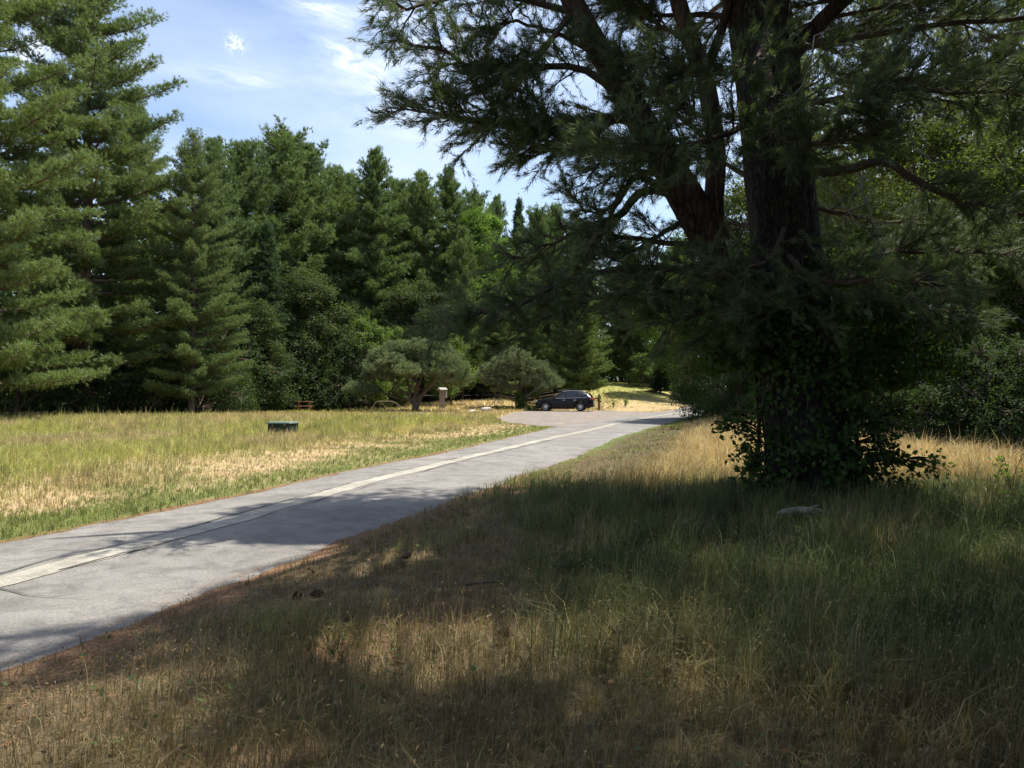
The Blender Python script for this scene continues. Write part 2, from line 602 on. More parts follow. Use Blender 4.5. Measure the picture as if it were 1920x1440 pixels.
xs = np.array(sorted(set(np.round(np.arange(-12, 12.01, .12), 3)) | set(grow(True, 12.0, .12, 1.06, 900)) | set(grow(False, -12.0, .12, 1.06, 900))))
ys = np.array(sorted(set(np.round(np.arange(1.5, 24.01, .12), 3)) | set(grow(True, 24.0, .12, 1.035, 1400)) | set(grow(False, 1.5, .12, 1.12, 200))))
X, Y = np.meshgrid(xs, ys)
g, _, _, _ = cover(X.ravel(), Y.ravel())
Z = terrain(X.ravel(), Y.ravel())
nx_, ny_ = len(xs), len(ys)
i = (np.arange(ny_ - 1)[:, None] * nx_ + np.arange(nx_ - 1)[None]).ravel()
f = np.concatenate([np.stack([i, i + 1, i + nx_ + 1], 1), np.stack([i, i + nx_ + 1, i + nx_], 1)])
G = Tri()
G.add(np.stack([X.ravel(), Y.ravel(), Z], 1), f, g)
m, t, p = new_mat("ground_soil")
at = t.nodes.new("ShaderNodeAttribute"); at.attribute_name = "Col"
tcn = t.nodes.new("ShaderNodeTexCoord")
nz = t.nodes.new("ShaderNodeTexNoise"); nz.inputs['Scale'].default_value = 28; nz.inputs['Detail'].default_value = 8
nz.inputs['Roughness'].default_value = .75
t.links.new(tcn.outputs['Object'], nz.inputs['Vector'])
ra = t.nodes.new("ShaderNodeValToRGB")
ra.color_ramp.elements[0].position = .3; ra.color_ramp.elements[0].color = (.35, .33, .3, 1)
ra.color_ramp.elements[1].position = .68; ra.color_ramp.elements[1].color = (1.35, 1.3, 1.25, 1)
mu = t.nodes.new("ShaderNodeMix"); mu.data_type = 'RGBA'; mu.blend_type = 'MULTIPLY'; mu.inputs[0].default_value = 1
t.links.new(nz.outputs[0], ra.inputs[0]); t.links.new(at.outputs['Color'], mu.inputs[6]); t.links.new(ra.outputs[0], mu.inputs[7])
t.links.new(mu.outputs[2], p.inputs['Base Color'])
p.inputs['Roughness'].default_value = .95; p.inputs['Specular IOR Level'].default_value = .1
bu = t.nodes.new("ShaderNodeBump"); bu.inputs['Strength'].default_value = .7; bu.inputs['Distance'].default_value = .03
t.links.new(nz.outputs[0], bu.inputs['Height']); t.links.new(bu.outputs[0], p.inputs['Normal'])
ground = G.build("ground", m, smooth=True)
tag(ground, "dry grassy ground rolling away from the road to the woods", kind='structure')


# ------------------------------------------------------------------ road
def asphalt(name, c1, c2, speck=.5):
    m, t, p = new_mat(name)
    tc = t.nodes.new("ShaderNodeTexCoord")
    a = t.nodes.new("ShaderNodeTexNoise"); a.inputs['Scale'].default_value = .7; a.inputs['Detail'].default_value = 6
    b = t.nodes.new("ShaderNodeTexNoise"); b.inputs['Scale'].default_value = 55; b.inputs['Detail'].default_value = 5; b.inputs['Roughness'].default_value = .8
    v = t.nodes.new("ShaderNodeTexVoronoi"); v.inputs['Scale'].default_value = 85
    for n in (a, b, v):
        t.links.new(tc.outputs['Object'], n.inputs['Vector'])
    ra = t.nodes.new("ShaderNodeValToRGB")
    ra.color_ramp.elements[0].position = .3; ra.color_ramp.elements[0].color = (*c1, 1)
    ra.color_ramp.elements[1].position = .7; ra.color_ramp.elements[1].color = (*c2, 1)
    t.links.new(a.outputs[0], ra.inputs[0])
    rb = t.nodes.new("ShaderNodeValToRGB")
    rb.color_ramp.elements[0].position = .3; rb.color_ramp.elements[0].color = (1 - speck, 1 - speck, 1 - speck, 1)
    rb.color_ramp.elements[1].position = .7; rb.color_ramp.elements[1].color = (1 + speck, 1 + speck, 1 + speck, 1)
    t.links.new(b.outputs[0], rb.inputs[0])
    mu = t.nodes.new("ShaderNodeMix"); mu.data_type = 'RGBA'; mu.blend_type = 'MULTIPLY'; mu.inputs[0].default_value = 1
    t.links.new(ra.outputs[0], mu.inputs[6]); t.links.new(rb.outputs[0], mu.inputs[7])
    t.links.new(mu.outputs[2], p.inputs['Base Color'])
    st = t.nodes.new("ShaderNodeTexNoise"); st.inputs['Scale'].default_value = 2.6; st.inputs['Detail'].default_value = 9; st.inputs['Roughness'].default_value = .7
    st.inputs['Distortion'].default_value = .8
    t.links.new(tc.outputs['Object'], st.inputs['Vector'])
    rs_ = t.nodes.new("ShaderNodeValToRGB")
    rs_.color_ramp.elements[0].position = .34; rs_.color_ramp.elements[0].color = (.66, .65, .64, 1)
    rs_.color_ramp.elements[1].position = .56; rs_.color_ramp.elements[1].color = (1.06, 1.05, 1.03, 1)
    t.links.new(st.outputs[0], rs_.inputs[0])
    m2 = t.nodes.new("ShaderNodeMix"); m2.data_type = 'RGBA'; m2.blend_type = 'MULTIPLY'; m2.inputs[0].default_value = 1
    t.links.new(mu.outputs[2], m2.inputs[6]); t.links.new(rs_.outputs[0], m2.inputs[7])
    t.links.new(m2.outputs[2], p.inputs['Base Color'])
    p.inputs['Roughness'].default_value = .85
    p.inputs['Specular IOR Level'].default_value = .3
    bu = t.nodes.new("ShaderNodeBump"); bu.inputs['Strength'].default_value = .5; bu.inputs['Distance'].default_value = .006
    t.links.new(v.outputs['Distance'], bu.inputs['Height']); t.links.new(bu.outputs[0], p.inputs['Normal'])
    return m


yy = np.concatenate([np.arange(-14, 40, .12), np.arange(40, 129, .5)])
cols = 14
L_ = Fx(yy) + edge_wobble(yy, 2); R_ = Nx(yy) + edge_wobble(yy, 7)
fr = np.linspace(0, 1, cols)
RX = L_[:, None] * (1 - fr) + R_[:, None] * fr
RY = np.repeat(yy[:, None], cols, 1)
RZ = terrain(RX, RY) + .022 + .02 * np.sin(fr * np.pi)[None]
RZ[:, 0] -= .02; RZ[:, -1] -= .02
i = (np.arange(len(yy) - 1)[:, None] * cols + np.arange(cols - 1)[None]).ravel()
f = np.concatenate([np.stack([i, i + 1, i + cols + 1], 1), np.stack([i, i + cols + 1, i + cols], 1)])
T = Tri()
T.add(np.stack([RX.ravel(), RY.ravel(), RZ.ravel()], 1), f, (1, 1, 1))
o = T.build("road", asphalt("weathered_asphalt", (.145, .139, .130), (.21, .201, .19), .5), smooth=True)
tag(o, "narrow grey asphalt park road running past the trees", kind='structure')


def road_z(x, y):
    fr_ = np.clip((x - Fx(y)) / (Nx(y) - Fx(y)), 0, 1)
    return terrain(x, y) + .022 + .02 * np.sin(fr_ * np.pi)


def strip(name, pts, w, mat, lift, label, wob=.03, seed=1, step=.1):
    pts = np.asarray(pts, float)
    seg = np.r_[0, np.cumsum(np.linalg.norm(np.diff(pts, axis=0), axis=1))]
    s = np.arange(0, seg[-1], step)
    x = np.interp(s, seg, pts[:, 0]); y = np.interp(s, seg, pts[:, 1])
    tx, ty = np.gradient(x), np.gradient(y)
    ln = np.hypot(tx, ty); tx /= ln; ty /= ln
    wob1 = (fnoise(s, s * 0, .5, seed) - .5) * 2 * wob; wob2 = (fnoise(s, s * 0, .5, seed + 5) - .5) * 2 * wob
    rows = []
    wk = 1.0
    if wob < .02:
        jit = (fnoise(s, s * 0, .8, seed + 9, 4) - .5) * .22
        x = x + ty * jit; y = y - tx * jit
        wk = np.clip(fnoise(s, s * 0, 1.6, seed + 11, 3) * 4 - 1.3, .02, 1)
    for k, (sg, wb) in enumerate(((-1, wob1), (0, 0 * wob1), (1, wob2))):
        off = sg * w / 2 * wk + wb
        xx = x + ty * off; y2 = y - tx * off
        rows.append(np.stack([xx, y2, road_z(xx, y2) + lift], 1))
    v = np.stack(rows, 1)
    n = len(s)
    i = (np.arange(n - 1)[:, None] * 3 + np.arange(2)[None]).ravel()
    f = np.concatenate([np.stack([i, i + 1, i + 4], 1), np.stack([i, i + 4, i + 3], 1)])
    T = Tri(); T.add(v.reshape(-1, 3), f, (1, 1, 1))
    o = T.build(name, mat)
    return tag(o, label, kind='structure')


strip("road_seam", S_pts, .34, asphalt("pale_seam", (.235, .222, .19), (.34, .322, .28), .4), .006,
      "pale filled trench strip running down the middle of the road", .055)
M_crack = plain("crack_tar", (.05, .048, .045), .9)
for k, pts in enumerate([
    [(-4.6, 6.35), (-4.1, 6.28), (-3.7, 6.05), (-3.3, 6.0), (-2.8, 5.8)],
    [(-3.95, 6.9), (-3.1, 9.7), (-2.3, 13.4), (-.75, 19), (1.7, 27)],
    [(-4.5, 6.4), (-3.62, 9.4), (-2.75, 13.5), (-1.2, 19)],
    [(-6.3, 5.5), (-5.6, 6.2), (-4.9, 6.3)],
    [(-2.2, 17.6), (-1.3, 17.8), (-.4, 17.4), (.6, 18.2)],
    [(.4, 26.2), (1.2, 26.6), (2.2, 26.2), (3.0, 26.6)],
]):
    strip("road_crack", pts, .024 if k in (1, 2) else .014, M_crack, .011, "thin dark crack in the road surface", .002, 20 + k, .06)

# gravel lot
gx, gy = np.meshgrid(np.arange(-3, 16, .25), np.arange(33, 71, .25))
ins = in_lot(gx, gy)
ii = np.arange(gx.size).reshape(gx.shape)
q = ins[:-1, :-1] & ins[1:, :-1] & ins[:-1, 1:] & ins[1:, 1:]
a_, b_, c_, d_ = ii[:-1, :-1][q], ii[:-1, 1:][q], ii[1:, 1:][q], ii[1:, :-1][q]
T = Tri()
T.add(np.stack([gx.ravel(), gy.ravel(), terrain(gx, gy).ravel() + .014], 1), np.concatenate([np.stack([a_, b_, c_], 1), np.stack([a_, c_, d_], 1)]), (1, 1, 1))
o = T.build("gravel_lot", asphalt("gravel", (.155, .132, .115), (.23, .20, .175), .5), smooth=True)
tag(o, "pale gravel turnout beside the road under the black car", kind='structure')

# ------------------------------------------------------------------ grass
rngG = np.random.default_rng(11)


def blades(T, x, y, h, w, col, rng, lean=.35, seed_frac=0.0, wind=(.1, -.05)):
    n = len(x)
    if n == 0:
        return
    z = terrain(x, y) - .01
    a = rng.uniform(0, 2 * np.pi, n)
    sx, sy = np.cos(a) * w / 2, np.sin(a) * w / 2
    la = rng.uniform(0, 2 * np.pi, n)
    lm = np.abs(rng.normal(0, lean, n))
    lx = (np.cos(la) * lm + wind[0]) * h; ly = (np.sin(la) * lm + wind[1]) * h
    base = np.stack([x, y, z], 1)
    S = np.stack([sx, sy, 0 * sx], 1)
    mid = base + np.stack([lx * .28, ly * .28, h * .55], 1)
    tip = base + np.stack([lx, ly, h * (1 - .35 * np.clip(lm, 0, 1))], 1)
    v = np.stack([base - S, base + S, mid - S * .8, mid + S * .8, tip], 1).reshape(-1, 3)
    o = np.arange(n)[:, None] * 5
    f = np.concatenate([o + np.array([0, 1, 3]), o + np.array([0, 3, 2]), o + np.array([2, 3, 4])])
    T.add(v, f, np.repeat(col, 5, axis=0))
    if seed_frac:
        k = rng.random(n) < seed_frac
        t0 = tip[k]; m0 = mid[k]
        d = unit(t0 - m0)
        nn = len(t0)
        L = rng.uniform(.016, .038, (nn, 1))
        for q in range(2):
            s = unit(np.cross(d, rng.normal(0, 1, (nn, 3)))) * L * .11
            b0 = t0 - d * L * .35
            v = np.stack([b0, t0 + d * L * .15 + s, t0 + d * L * .65 + np.array([0, 0, -.006]), t0 + d * L * .15 - s], 1).reshape(-1, 3)
            o = np.arange(nn)[:, None] * 4
            f = np.concatenate([o + np.array([0, 1, 2]), o + np.array([0, 2, 3])])
            hc = np.clip(col[k] * .6 + np.array([.24, .18, .10]), 0, .75)
            T.add(v, f, np.repeat(hc, 4, axis=0))


def scatter(ymin, ymax, dens, rng, margin=1.2, xlim=(-60, 40)):
    """random points over the visible wedge of ground between two depths"""
    xm0 = max(-ymax * .66 - margin, xlim[0]); xm1 = min(ymax * .66 + margin, xlim[1])
    n = int((xm1 - xm0) * (ymax - ymin) * dens)
    x = rng.uniform(xm0, xm1, n); y = rng.uniform(ymin, ymax, n)
    k = np.abs(x) < y * .66 + margin
    return x[k], y[k]


T_right, T_left, T_far = Tri(), Tri(), Tri()
bands = [(1.6, 4.2, 3300, .0044), (4.2, 7, 2300, .0058), (7, 11, 1150, .008), (11, 16, 640, .0105), (16, 24, 400, .011),
         (24, 36, 230, .017), (36, 52, 110, .028), (52, 75, 52, .042), (75, 118, 22, .065)]
for (y0, y1, dn_, w) in bands:
    x, y = scatter(y0, y1, dn_, rngG)
    _, bc, h, de = cover(x, y)
    off = (x > Nx(y) + .02 + edge_wobble(y, 7)) | (x < Fx(y) - .02 + edge_wobble(y, 2))
    keep = off & (rngG.random(len(x)) < de) & ~in_lot(x, y)
    trunk = np.hypot(x - 4.25, y - 11.3) > .6
    box = (np.abs(x + 7.83) > .5) | (np.abs(y - 27.0) > .42)
    keep &= trunk & box
    x, y, bc, h = x[keep], y[keep], bc[keep], h[keep]
    n = len(x)
    # tussocks: pull blades together and give each tussock its own tone
    cell = .10 + .006 * y
    wx_ = x * .6 + y * .8 + .5 * fnoise(x, y, .7, 301); wy_ = y * .6 - x * .8 + .5 * fnoise(x, y, .7, 302)
    ix, iy = np.floor(wx_ / cell), np.floor(wy_ / cell)
    cu = (ix + hash2(ix, iy, 3)) * cell - wx_; cv = (iy + hash2(ix, iy, 4)) * cell - wy_
    cxn = x + cu * .6 - cv * .8; cyn = y + cu * .8 + cv * .6
    pull = .45 * (hash2(ix, iy, 5) > .45) * (np.hypot(cxn - x, cyn - y) < .5)
    x = x + (cxn - x) * pull; y = y + (cyn - y) * pull
    tone = .6 + .8 * hash2(ix, iy, 6)
    dry = rngG.random(n) < .22
    bc = bc * tone[:, None] * rngG.uniform(.75, 1.25, (n, 1))
    shade_k = np.where(x > Nx(y) - 1, np.where(y > 13, .9, .5), 1.0)[:, None]  # dry blades darker near the big pine: its shade put into the colour
    bc = np.where(dry[:, None], bc * .55 + np.array([.175, .15, .075]) * shade_k, bc)
    hh = h * rngG.uniform(.45, 1.25, n) * (.75 + .5 * hash2(ix, iy, 8))
    tall = rngG.random(n) < .035
    hh = np.where(tall & (h > .13), hh * 1.5, hh)
    ww = w * rngG.uniform(.6, 1.3, n) * np.where(h < .2, .9, 1)
    rs = x > Nx(y) - 1
    sf = .16 if y1 <= 7 else (.08 if y1 <= 16 else 0)
    for side, TT in ((rs, T_right), (~rs, T_left)):
        if side.sum():
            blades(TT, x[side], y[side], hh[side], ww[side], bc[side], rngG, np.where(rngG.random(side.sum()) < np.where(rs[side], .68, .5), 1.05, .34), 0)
# thin culms carrying seed heads in the dry grass nearest the camera
for (y0, y1, dn_) in ((2.4, 5.0, 210), (5.0, 8, 70), (8, 12, 14)):
    x, y = scatter(y0, y1, dn_, rngG)
    k = (x > Nx(y) + .9) & (fnoise(x, y, .8, 91) > .38)
    x, y = x[k], y[k]
    n = len(x)
    blades(T_right, x, y, rngG.uniform(.14, .36, n), .0022 + .0004 * y, np.tile((.25, .20, .12), (n, 1)) * rngG.uniform(.7, 1.3, (n, 1)), rngG, .3, 1.0, (.12, -.1))
# small weeds and fallen leaves between the blades
x, y = scatter(2.6, 12, 55, rngG)
k = (x > Nx(y) + .2) & (fnoise(x, y, .5, 93) > .5)
x, y = x[k], y[k]
n = len(x)
c3 = np.stack([x, y, terrain(x, y) + rngG.uniform(.01, .12, n)], 1)
h_ = n // 2
leaves(T_right, c3[:h_], np.tile([0, 0, 1.0], (h_, 1)), rngG, .045, (.06, .10, .035), .4, 0, .2, .6)
leaves(T_right, c3[h_:], np.tile([0, 0, 1.0], (n - h_, 1)), rngG, .04, (.16, .10, .055), .4, 0, .2, .6)
# arching tussocks of long grass in the dark green patch
for k in range(95):
    cx, cy2 = rngG.uniform(.1, 6.5), rngG.uniform(3.5, 10.8)
    if np.hypot(cx - 4.25, cy2 - 11.3) < 1.2: continue
    n = 90
    x = cx + rngG.normal(0, .13, n); y = cy2 + rngG.normal(0, .13, n)
    c0 = np.array([.10, .13, .05]) if rngG.random() < .7 else np.array([.22, .20, .11])
    blades(T_right, x, y, rngG.uniform(.28, .62, n), .0042, c0 * rngG.uniform(.6, 1.4, (n, 1)), rngG, .62, 0.03, (.05, -.08))
o = T_right.build("dry_grass", M_grass)
tag(o, "dry brown and dark green long grass in front of the big pine", "grass", kind='stuff')
o = T_left.build("field_grass", M_grass)
tag(o, "sunlit yellow green field grass beyond the road", "grass", kind='stuff')
# fallen needles on the verge and road edge
T = Tri()
n = 26000
y = rngG.uniform(2.5, 22, n) ** 1.0
sidek = rngG.random(n) < .75
x = np.where(sidek, Nx(y) + np.abs(rngG.normal(0, .8, n)) - .10, Fx(y) - rngG.normal(.02, .09, n))
z = np.maximum(terrain(x, y) + .012, np.where((x < Nx(y)) & (x > Fx(y)), road_z(x, y) + .008, -9))
a = rngG.uniform(0, 2 * np.pi, n); L = rngG.uniform(.04, .08, n)
d = np.stack([np.cos(a), np.sin(a), rngG.normal(0, .12, n)], 1)
s = np.stack([-np.sin(a), np.cos(a), 0 * a], 1) * .0022
b0 = np.stack([x, y, z], 1)
T.add(np.stack([b0 - s, b0 + s, b0 + d * L[:, None]], 1).reshape(-1, 3), np.arange(n * 3).reshape(-1, 3),
      np.repeat(np.array([[.36, .20, .11]]) * rngG.uniform(.6, 1.3, (n, 1)), 3, axis=0))
o = T.build("pine_litter", M_grass)
tag(o, "fallen orange pine needles along the road edge", "needle litter", kind='stuff')


# ------------------------------------------------------------------ trees: builders
def white_pine(seed, H, Rm, ntuft=9, nn=9, nlen=.3, nw=.04, col=(.045, .085, .035), bare=.06, spacing=.75, per=5, top=.16, up=.35,
               trunk_r=.32, clump=.16, prof=None, droop=0.0, sectors=None, spread=.75, yel=.25, puff=0.0, keep=None):
    """an eastern white pine: whorls of level limbs carrying plates of needle bunches; returns (trunk, branches, foliage) collectors"""
    rng = np.random.default_rng(seed)
    Tt, Tb, Tf = Tri(), Tri(), Tri()
    zz = np.linspace(-.3, H * .985, 26)
    wx = (fnoise(zz, zz * 0, 7, seed) - .5) * .7; wy = (fnoise(zz, zz * 0, 7, seed + 3) - .5) * .7
    rad = trunk_r * (1 - zz / H) ** .8 + .02 + .12 * trunk_r * np.exp(-np.maximum(zz, 0) / .5)
    tp = np.stack([wx, wy, zz], 1)
    tube(Tt, tp, np.maximum(rad, .015), 9)
    if prof is None:
        def prof(t): return np.interp(t, [0, .12, .3, .55, .8, .93, 1], [.72, .95, 1, .82, .5, .26, .07])
    tc_, td_ = [], []
    sp_a, sp_b, sp_r = [], [], []
    h = H * bare + .3
    while h < H * .99:
        t = h / H
        L0 = Rm * float(prof(t))
        nb = per if t < .9 else 4
        a0 = rng.uniform(0, 6.28)
        for b in range(nb):
            az = a0 + b * 2 * math.pi / nb + rng.normal(0, .25)
            if sectors is not None and rng.random() > sectors(az, t):
                continue
            L = L0 * rng.uniform(.55, 1.12)
            if L < .15: continue
            el = np.interp(t, [0, .5, .8, 1], [-.06 - droop, .10, .40, .95]) + rng.normal(0, .07)
            o = np.array([np.interp(h, zz, wx), np.interp(h, zz, wy), h + rng.normal(0, spacing * .25)])
            m_ = 7
            s = np.linspace(0, 1, m_)
            hor = L * s * math.cos(el)
            ver = L * (s * math.sin(el) + (up * (s ** 2) - .10 * s) * .45 * (1 - .3 * t))
            sway = rng.normal(0, .10) * L * s ** 2
            pts = o + np.stack([math.cos(az) * hor - math.sin(az) * sway, math.sin(az) * hor + math.cos(az) * sway, ver], 1)
            tube(Tb, pts, np.linspace(max(.022, .030 * L ** .8), .008, m_), 4)
            tan = unit(np.gradient(pts, axis=0))
            ntw = max(3, int(L * 2.6))
            tt = np.linspace(.22 if t < .75 else .08, 1, ntw) + rng.normal(0, .02, ntw)
            tt = np.clip(tt, 0, 1)
            for sd_ in (-1, 1):
                bp = np.stack([np.interp(tt, s, pts[:, q]) for q in range(3)], 1)
                bt = unit(np.stack([np.interp(tt, s, tan[:, q]) for q in range(3)], 1))
                sv = unit(np.cross(bt, np.array([0, 0, 1.0]))) * sd_
                tl = (.16 + .40 * L * (1 - tt) ** .8 * .55) * rng.uniform(.6, 1.25, ntw)
                tl = np.minimum(tl, 1.5)
                dv = unit(bt * .75 + sv * .85 + np.array([0, 0, .22]) + rng.normal(0, .12, (ntw, 3)))
                te = bp + dv * tl[:, None]
                sp_a.append(bp); sp_b.append(te); sp_r.append(np.full(ntw, .010))
                for k in range(ntw):
                    nt_ = max(2, int(ntuft * tl[k] / .75 + 2))
                    u = rng.uniform(.25, 1.05, (nt_, 1))
                    c = bp[k] + dv[k] * tl[k] * u + rng.normal(0, 1, (nt_, 3)) * np.array([clump, clump, clump * .62]) * (1.1 - .5 * t)
                    if puff:
                        hd = bp[k] + dv[k] * tl[k] * rng.choice([.4, .75, 1.0], (nt_, 1))
                        off_ = rng.normal(0, 1, (nt_, 3)) * np.array([puff, puff, puff * .62])
                        tc_.append(hd + off_ + [0, 0, puff * .5]); td_.append(off_ / puff * .8 + dv[k] * .3 + [0, 0, .6])
                        continue
                    tc_.append(c)
                    td_.append(dv[k] * .55 + np.array([0, 0, .75]) + rng.normal(0, .25, (nt_, 3)))
            # tip
            c = pts[-1] + rng.normal(0, 1, (4, 3)) * clump * .8
            tc_.append(c); td_.append(np.tile(tan[-1] + np.array([0, 0, .5]), (4, 1)))
        h += spacing * rng.uniform(.75, 1.25) * (1 if t < .8 else .7)
    c = tp[-1] + rng.normal(0, 1, (14, 3)) * np.array([.12, .12, .35])
    tc_.append(c); td_.append(np.tile([0, 0, 1.0], (14, 1)))
    tc_ = np.concatenate(tc_); td_ = np.concatenate(td_)
    if keep is not None:
        kp = keep(tc_)
        tc_, td_ = tc_[kp], td_[kp]
    tufts(Tf, tc_, td_, rng, nn, nlen, nw, spread, col, .28, yel)
    spikes(Tb, np.concatenate(sp_a), np.concatenate(sp_b), np.concatenate(sp_r))
    return Tt, Tb, Tf


def blob_points(rng, n, c, r, shell=.45):
    d = unit(rng.normal(0, 1, (n, 3)))
    k = rng.uniform(shell, 1.0, (n, 1)) ** .6
    return c + d * k * r, d


def broadleaf(seed, H, Rm, nblob=36, per=420, lsize=.26, col=(.055, .12, .03), base=.18, trunk_r=.25, blob=.24, shape=.5, yel=.25, squash=.75):
    """a deciduous tree: forked limbs out to many leafy clumps"""
    rng = np.random.default_rng(seed)
    Tt, Tb, Tf = Tri(), Tri(), Tri()
    zz = np.linspace(-.3, H * .8, 12)
    wx = (fnoise(zz, zz * 0, 6, seed) - .5) * .9; wy = (fnoise(zz, zz * 0, 6, seed + 3) - .5) * .9
    tube(Tt, np.stack([wx, wy, zz], 1), trunk_r * (1 - zz / H * .95) + .02, 8)
    for k in range(nblob):
        t = rng.uniform(base, .97)
        rr = Rm * math.sin(math.pi * min(1, (t - base * .7) / (1.12 - base * .7)) ** shape) * rng.uniform(.45, .98)
        a = rng.uniform(0, 6.28)
        c = np.array([math.cos(a) * rr, math.sin(a) * rr, t * H])
        br = Rm * blob * rng.uniform(.7, 1.4)
        r3 = np.array([br, br, br * squash])
        n = int(per * rng.uniform(.7, 1.3))
        pts, d = blob_points(rng, n, c, r3, .25)
        # sub-clumps give the clump an uneven edge
        pts = pts + (np.stack([fnoise(pts[:, 0] * 3, pts[:, 2] * 3 + q * 9, .9, seed + q, 2) for q in range(3)], 1) - .5) * br * 1.1
        leaves(Tf, pts, d * .6 + np.array([0, 0, .7]), rng, lsize, col, .35, .25, yel)
        z0 = max(H * .1, c[2] - rr * rng.uniform(.5, 1.1) - .6)
        z0 = min(z0, H * .78)
        o = np.array([np.interp(z0, zz, wx), np.interp(z0, zz, wy), z0])
        mid = (o + c) / 2 + np.array([0, 0, -.08 * rr]) + rng.normal(0, .12, 3)
        tube(Tb, polyline([o, mid, c], 6), np.linspace(max(.03, trunk_r * .3), .012, 6), 4)
        tips, _ = blob_points(rng, 7, c, r3 * .95, .7)
        spikes(Tb, np.tile(c, (7, 1)), tips, .02)
    return Tt, Tb, Tf


MESHES = {}


def tree_meshes(key, cols, mneedle, mbark):
    MESHES[key] = (cols[0].mesh(key + "_trunk", mbark, True), cols[1].mesh(key + "_limbs", M_bark_far), cols[2].mesh(key + "_crown", mneedle))


def plant_tree(key, name, x, y, s, rz, label, cat, group=None, zs=None, sink=0.0):
    """one tree as a thing: Empty at its foot, with trunk, branches and crown as its parts"""
    e = empty(name, (x, y, float(terrain(x, y)) - sink), rz)
    e.scale = (s, s, zs or s)
    tag(e, label, cat, group)
    mt, mb, mf = MESHES[key]
    link_mesh("trunk", mt, e); link_mesh("branches", mb, e); link_mesh("crown", mf, e)
    return e


# ------------------------------------------------------------------ far forest
tree_meshes("pine_a", white_pine(1, 27, 5.6, ntuft=12, nlen=.38, nw=.055, clump=.27, col=(.112, .168, .066)), M_needle, M_bark_far)
tree_meshes("pine_b", white_pine(2, 27, 5.0, ntuft=12, nlen=.38, nw=.055, clump=.27, spacing=.8, col=(.100, .154, .068), up=1.0), M_needle, M_bark_far)
tree_meshes("pine_c", white_pine(3, 27, 5.4, ntuft=12, nlen=.38, nw=.055, clump=.28, per=5, spacing=.75, col=(.122, .178, .066), up=.8,
            prof=lambda t: np.interp(t, [0, .2, .5, .8, 1], [.8, 1, .85, .62, .12])), M_needle, M_bark_far)
tree_meshes("pine_d", white_pine(8, 27, 6.2, ntuft=12, nlen=.38, nw=.055, clump=.30, per=5, spacing=.8, col=(.108, .162, .064), up=.9,
            prof=lambda t: np.interp(t, [0, .2, .5, .75, .9, 1], [.8, 1, .95, .8, .5, .2])), M_needle, M_bark_far)
tree_meshes("spruce", white_pine(4, 24, 4.4, spacing=.55, per=6, ntuft=9, nlen=.36, nw=.055, clump=.24, col=(.058, .098, .050), up=.2, droop=.12,
            prof=lambda t: np.interp(t, [0, .1, .5, 1], [1, .95, .55, .04]), yel=.12), M_needle, M_bark_far)
tree_meshes("leafy_a", broadleaf(5, 16, 5.4, 70, 620, .22, (.095, .170, .038), blob=.22), M_leaf, M_bark_far)
tree_meshes("leafy_b", broadleaf(6, 14, 4.6, 60, 620, .20, (.046, .074, .036), base=.04, blob=.24), M_leaf, M_bark_far)
tree_meshes("sapling", broadleaf(7, 7, 2.2, 34, 330, .15, (.095, .150, .048), base=.02, trunk_r=.07, blob=.3), M_leaf, M_bark_far)


def far(key, name, px, d, pytop, rz, label, cat, group=None, wide=1.0):
    """stand a tree at depth d in the direction of photo column px, as tall as it is seen"""
    H0 = {"pine_a": 27, "pine_b": 27, "pine_c": 27, "pine_d": 27, "spruce": 24, "leafy_a": 16, "leafy_b": 14, "sapling": 7}[key]
    p = P(px, 735, d)
    top = P(px, pytop, d)[2] - float(terrain(p[0], d))
    s = top / H0
    return plant_tree(key, name, p[0], d, s * wide, rz, label, cat, group, zs=s)


WG = "pines of the wood across the field"
far("pine_b", "pine_tree", 395, 64, 262, .3, "tall pine whose top shows just right of the big left pines", "pine tree", WG)
far("pine_d", "pine_tree", 452, 72, 285, 1.9, "rounded pine between the left pines and the broad many topped pine", "pine tree", WG)
far("pine_d", "pine_tree", 528, 78, 262, 4.0, "broad many topped pine, highest of the far tree line", "pine tree", WG, 1.25)
far("pine_b", "pine_tree", 575, 80, 272, .9, "upswept pine leaning into the right side of the broad highest pine", "pine tree", WG, 1.1)
far("pine_d", "pine_tree", 655, 88, 345, 1.0, "pine in the notch just left of the cone shaped pine", "pine tree", WG)
far("pine_d", "pine_tree", 748, 88, 352, 2.5, "pine in the notch just right of the cone shaped pine", "pine tree", WG)
far("pine_d", "pine_tree", 888, 92, 372, 4.0, "pine just right of the twin pines", "pine tree", WG, .9)
far("pine_d", "pine_tree", 1008, 98, 402, 5.2, "pine between the thin spire and the drooping boughs", "pine tree", WG, .8)
far("pine_c", "pine_tree", 622, 83, 318, 2.6, "pine filling the gap left of the cone shaped dark pine", "pine tree", WG)
far("pine_a", "pine_tree", 700, 80, 286, .5, "dark cone shaped pine standing alone against the sky", "pine tree", WG, .95)
far("pine_c", "pine_tree", 790, 84, 328, 3.3, "left one of the twin pines right of the cone shaped pine", "pine tree", WG, .9)
far("pine_a", "pine_tree", 842, 86, 322, 5.1, "right one of the twin pines right of the cone shaped pine", "pine tree", WG, .95)
far("pine_a", "pine_tree", 930, 104, 372, 1.3, "small pointed pine top peeping over the bright leafy tree", "pine tree", WG, .75)
far("spruce", "spruce_tree", 973, 106, 375, 2.0, "thin spire topped tree peeping above the tree line", "spruce tree", None, .8)
far("pine_c", "pine_tree", 1040, 100, 388, 2.2, "pine top just left of the drooping boughs of the big pine", "pine tree", WG, .85)
far("pine_b", "pine_tree", 1078, 92, 398, 4.6, "dark pine half hidden by the drooping boughs of the big pine", "pine tree", WG, .8)
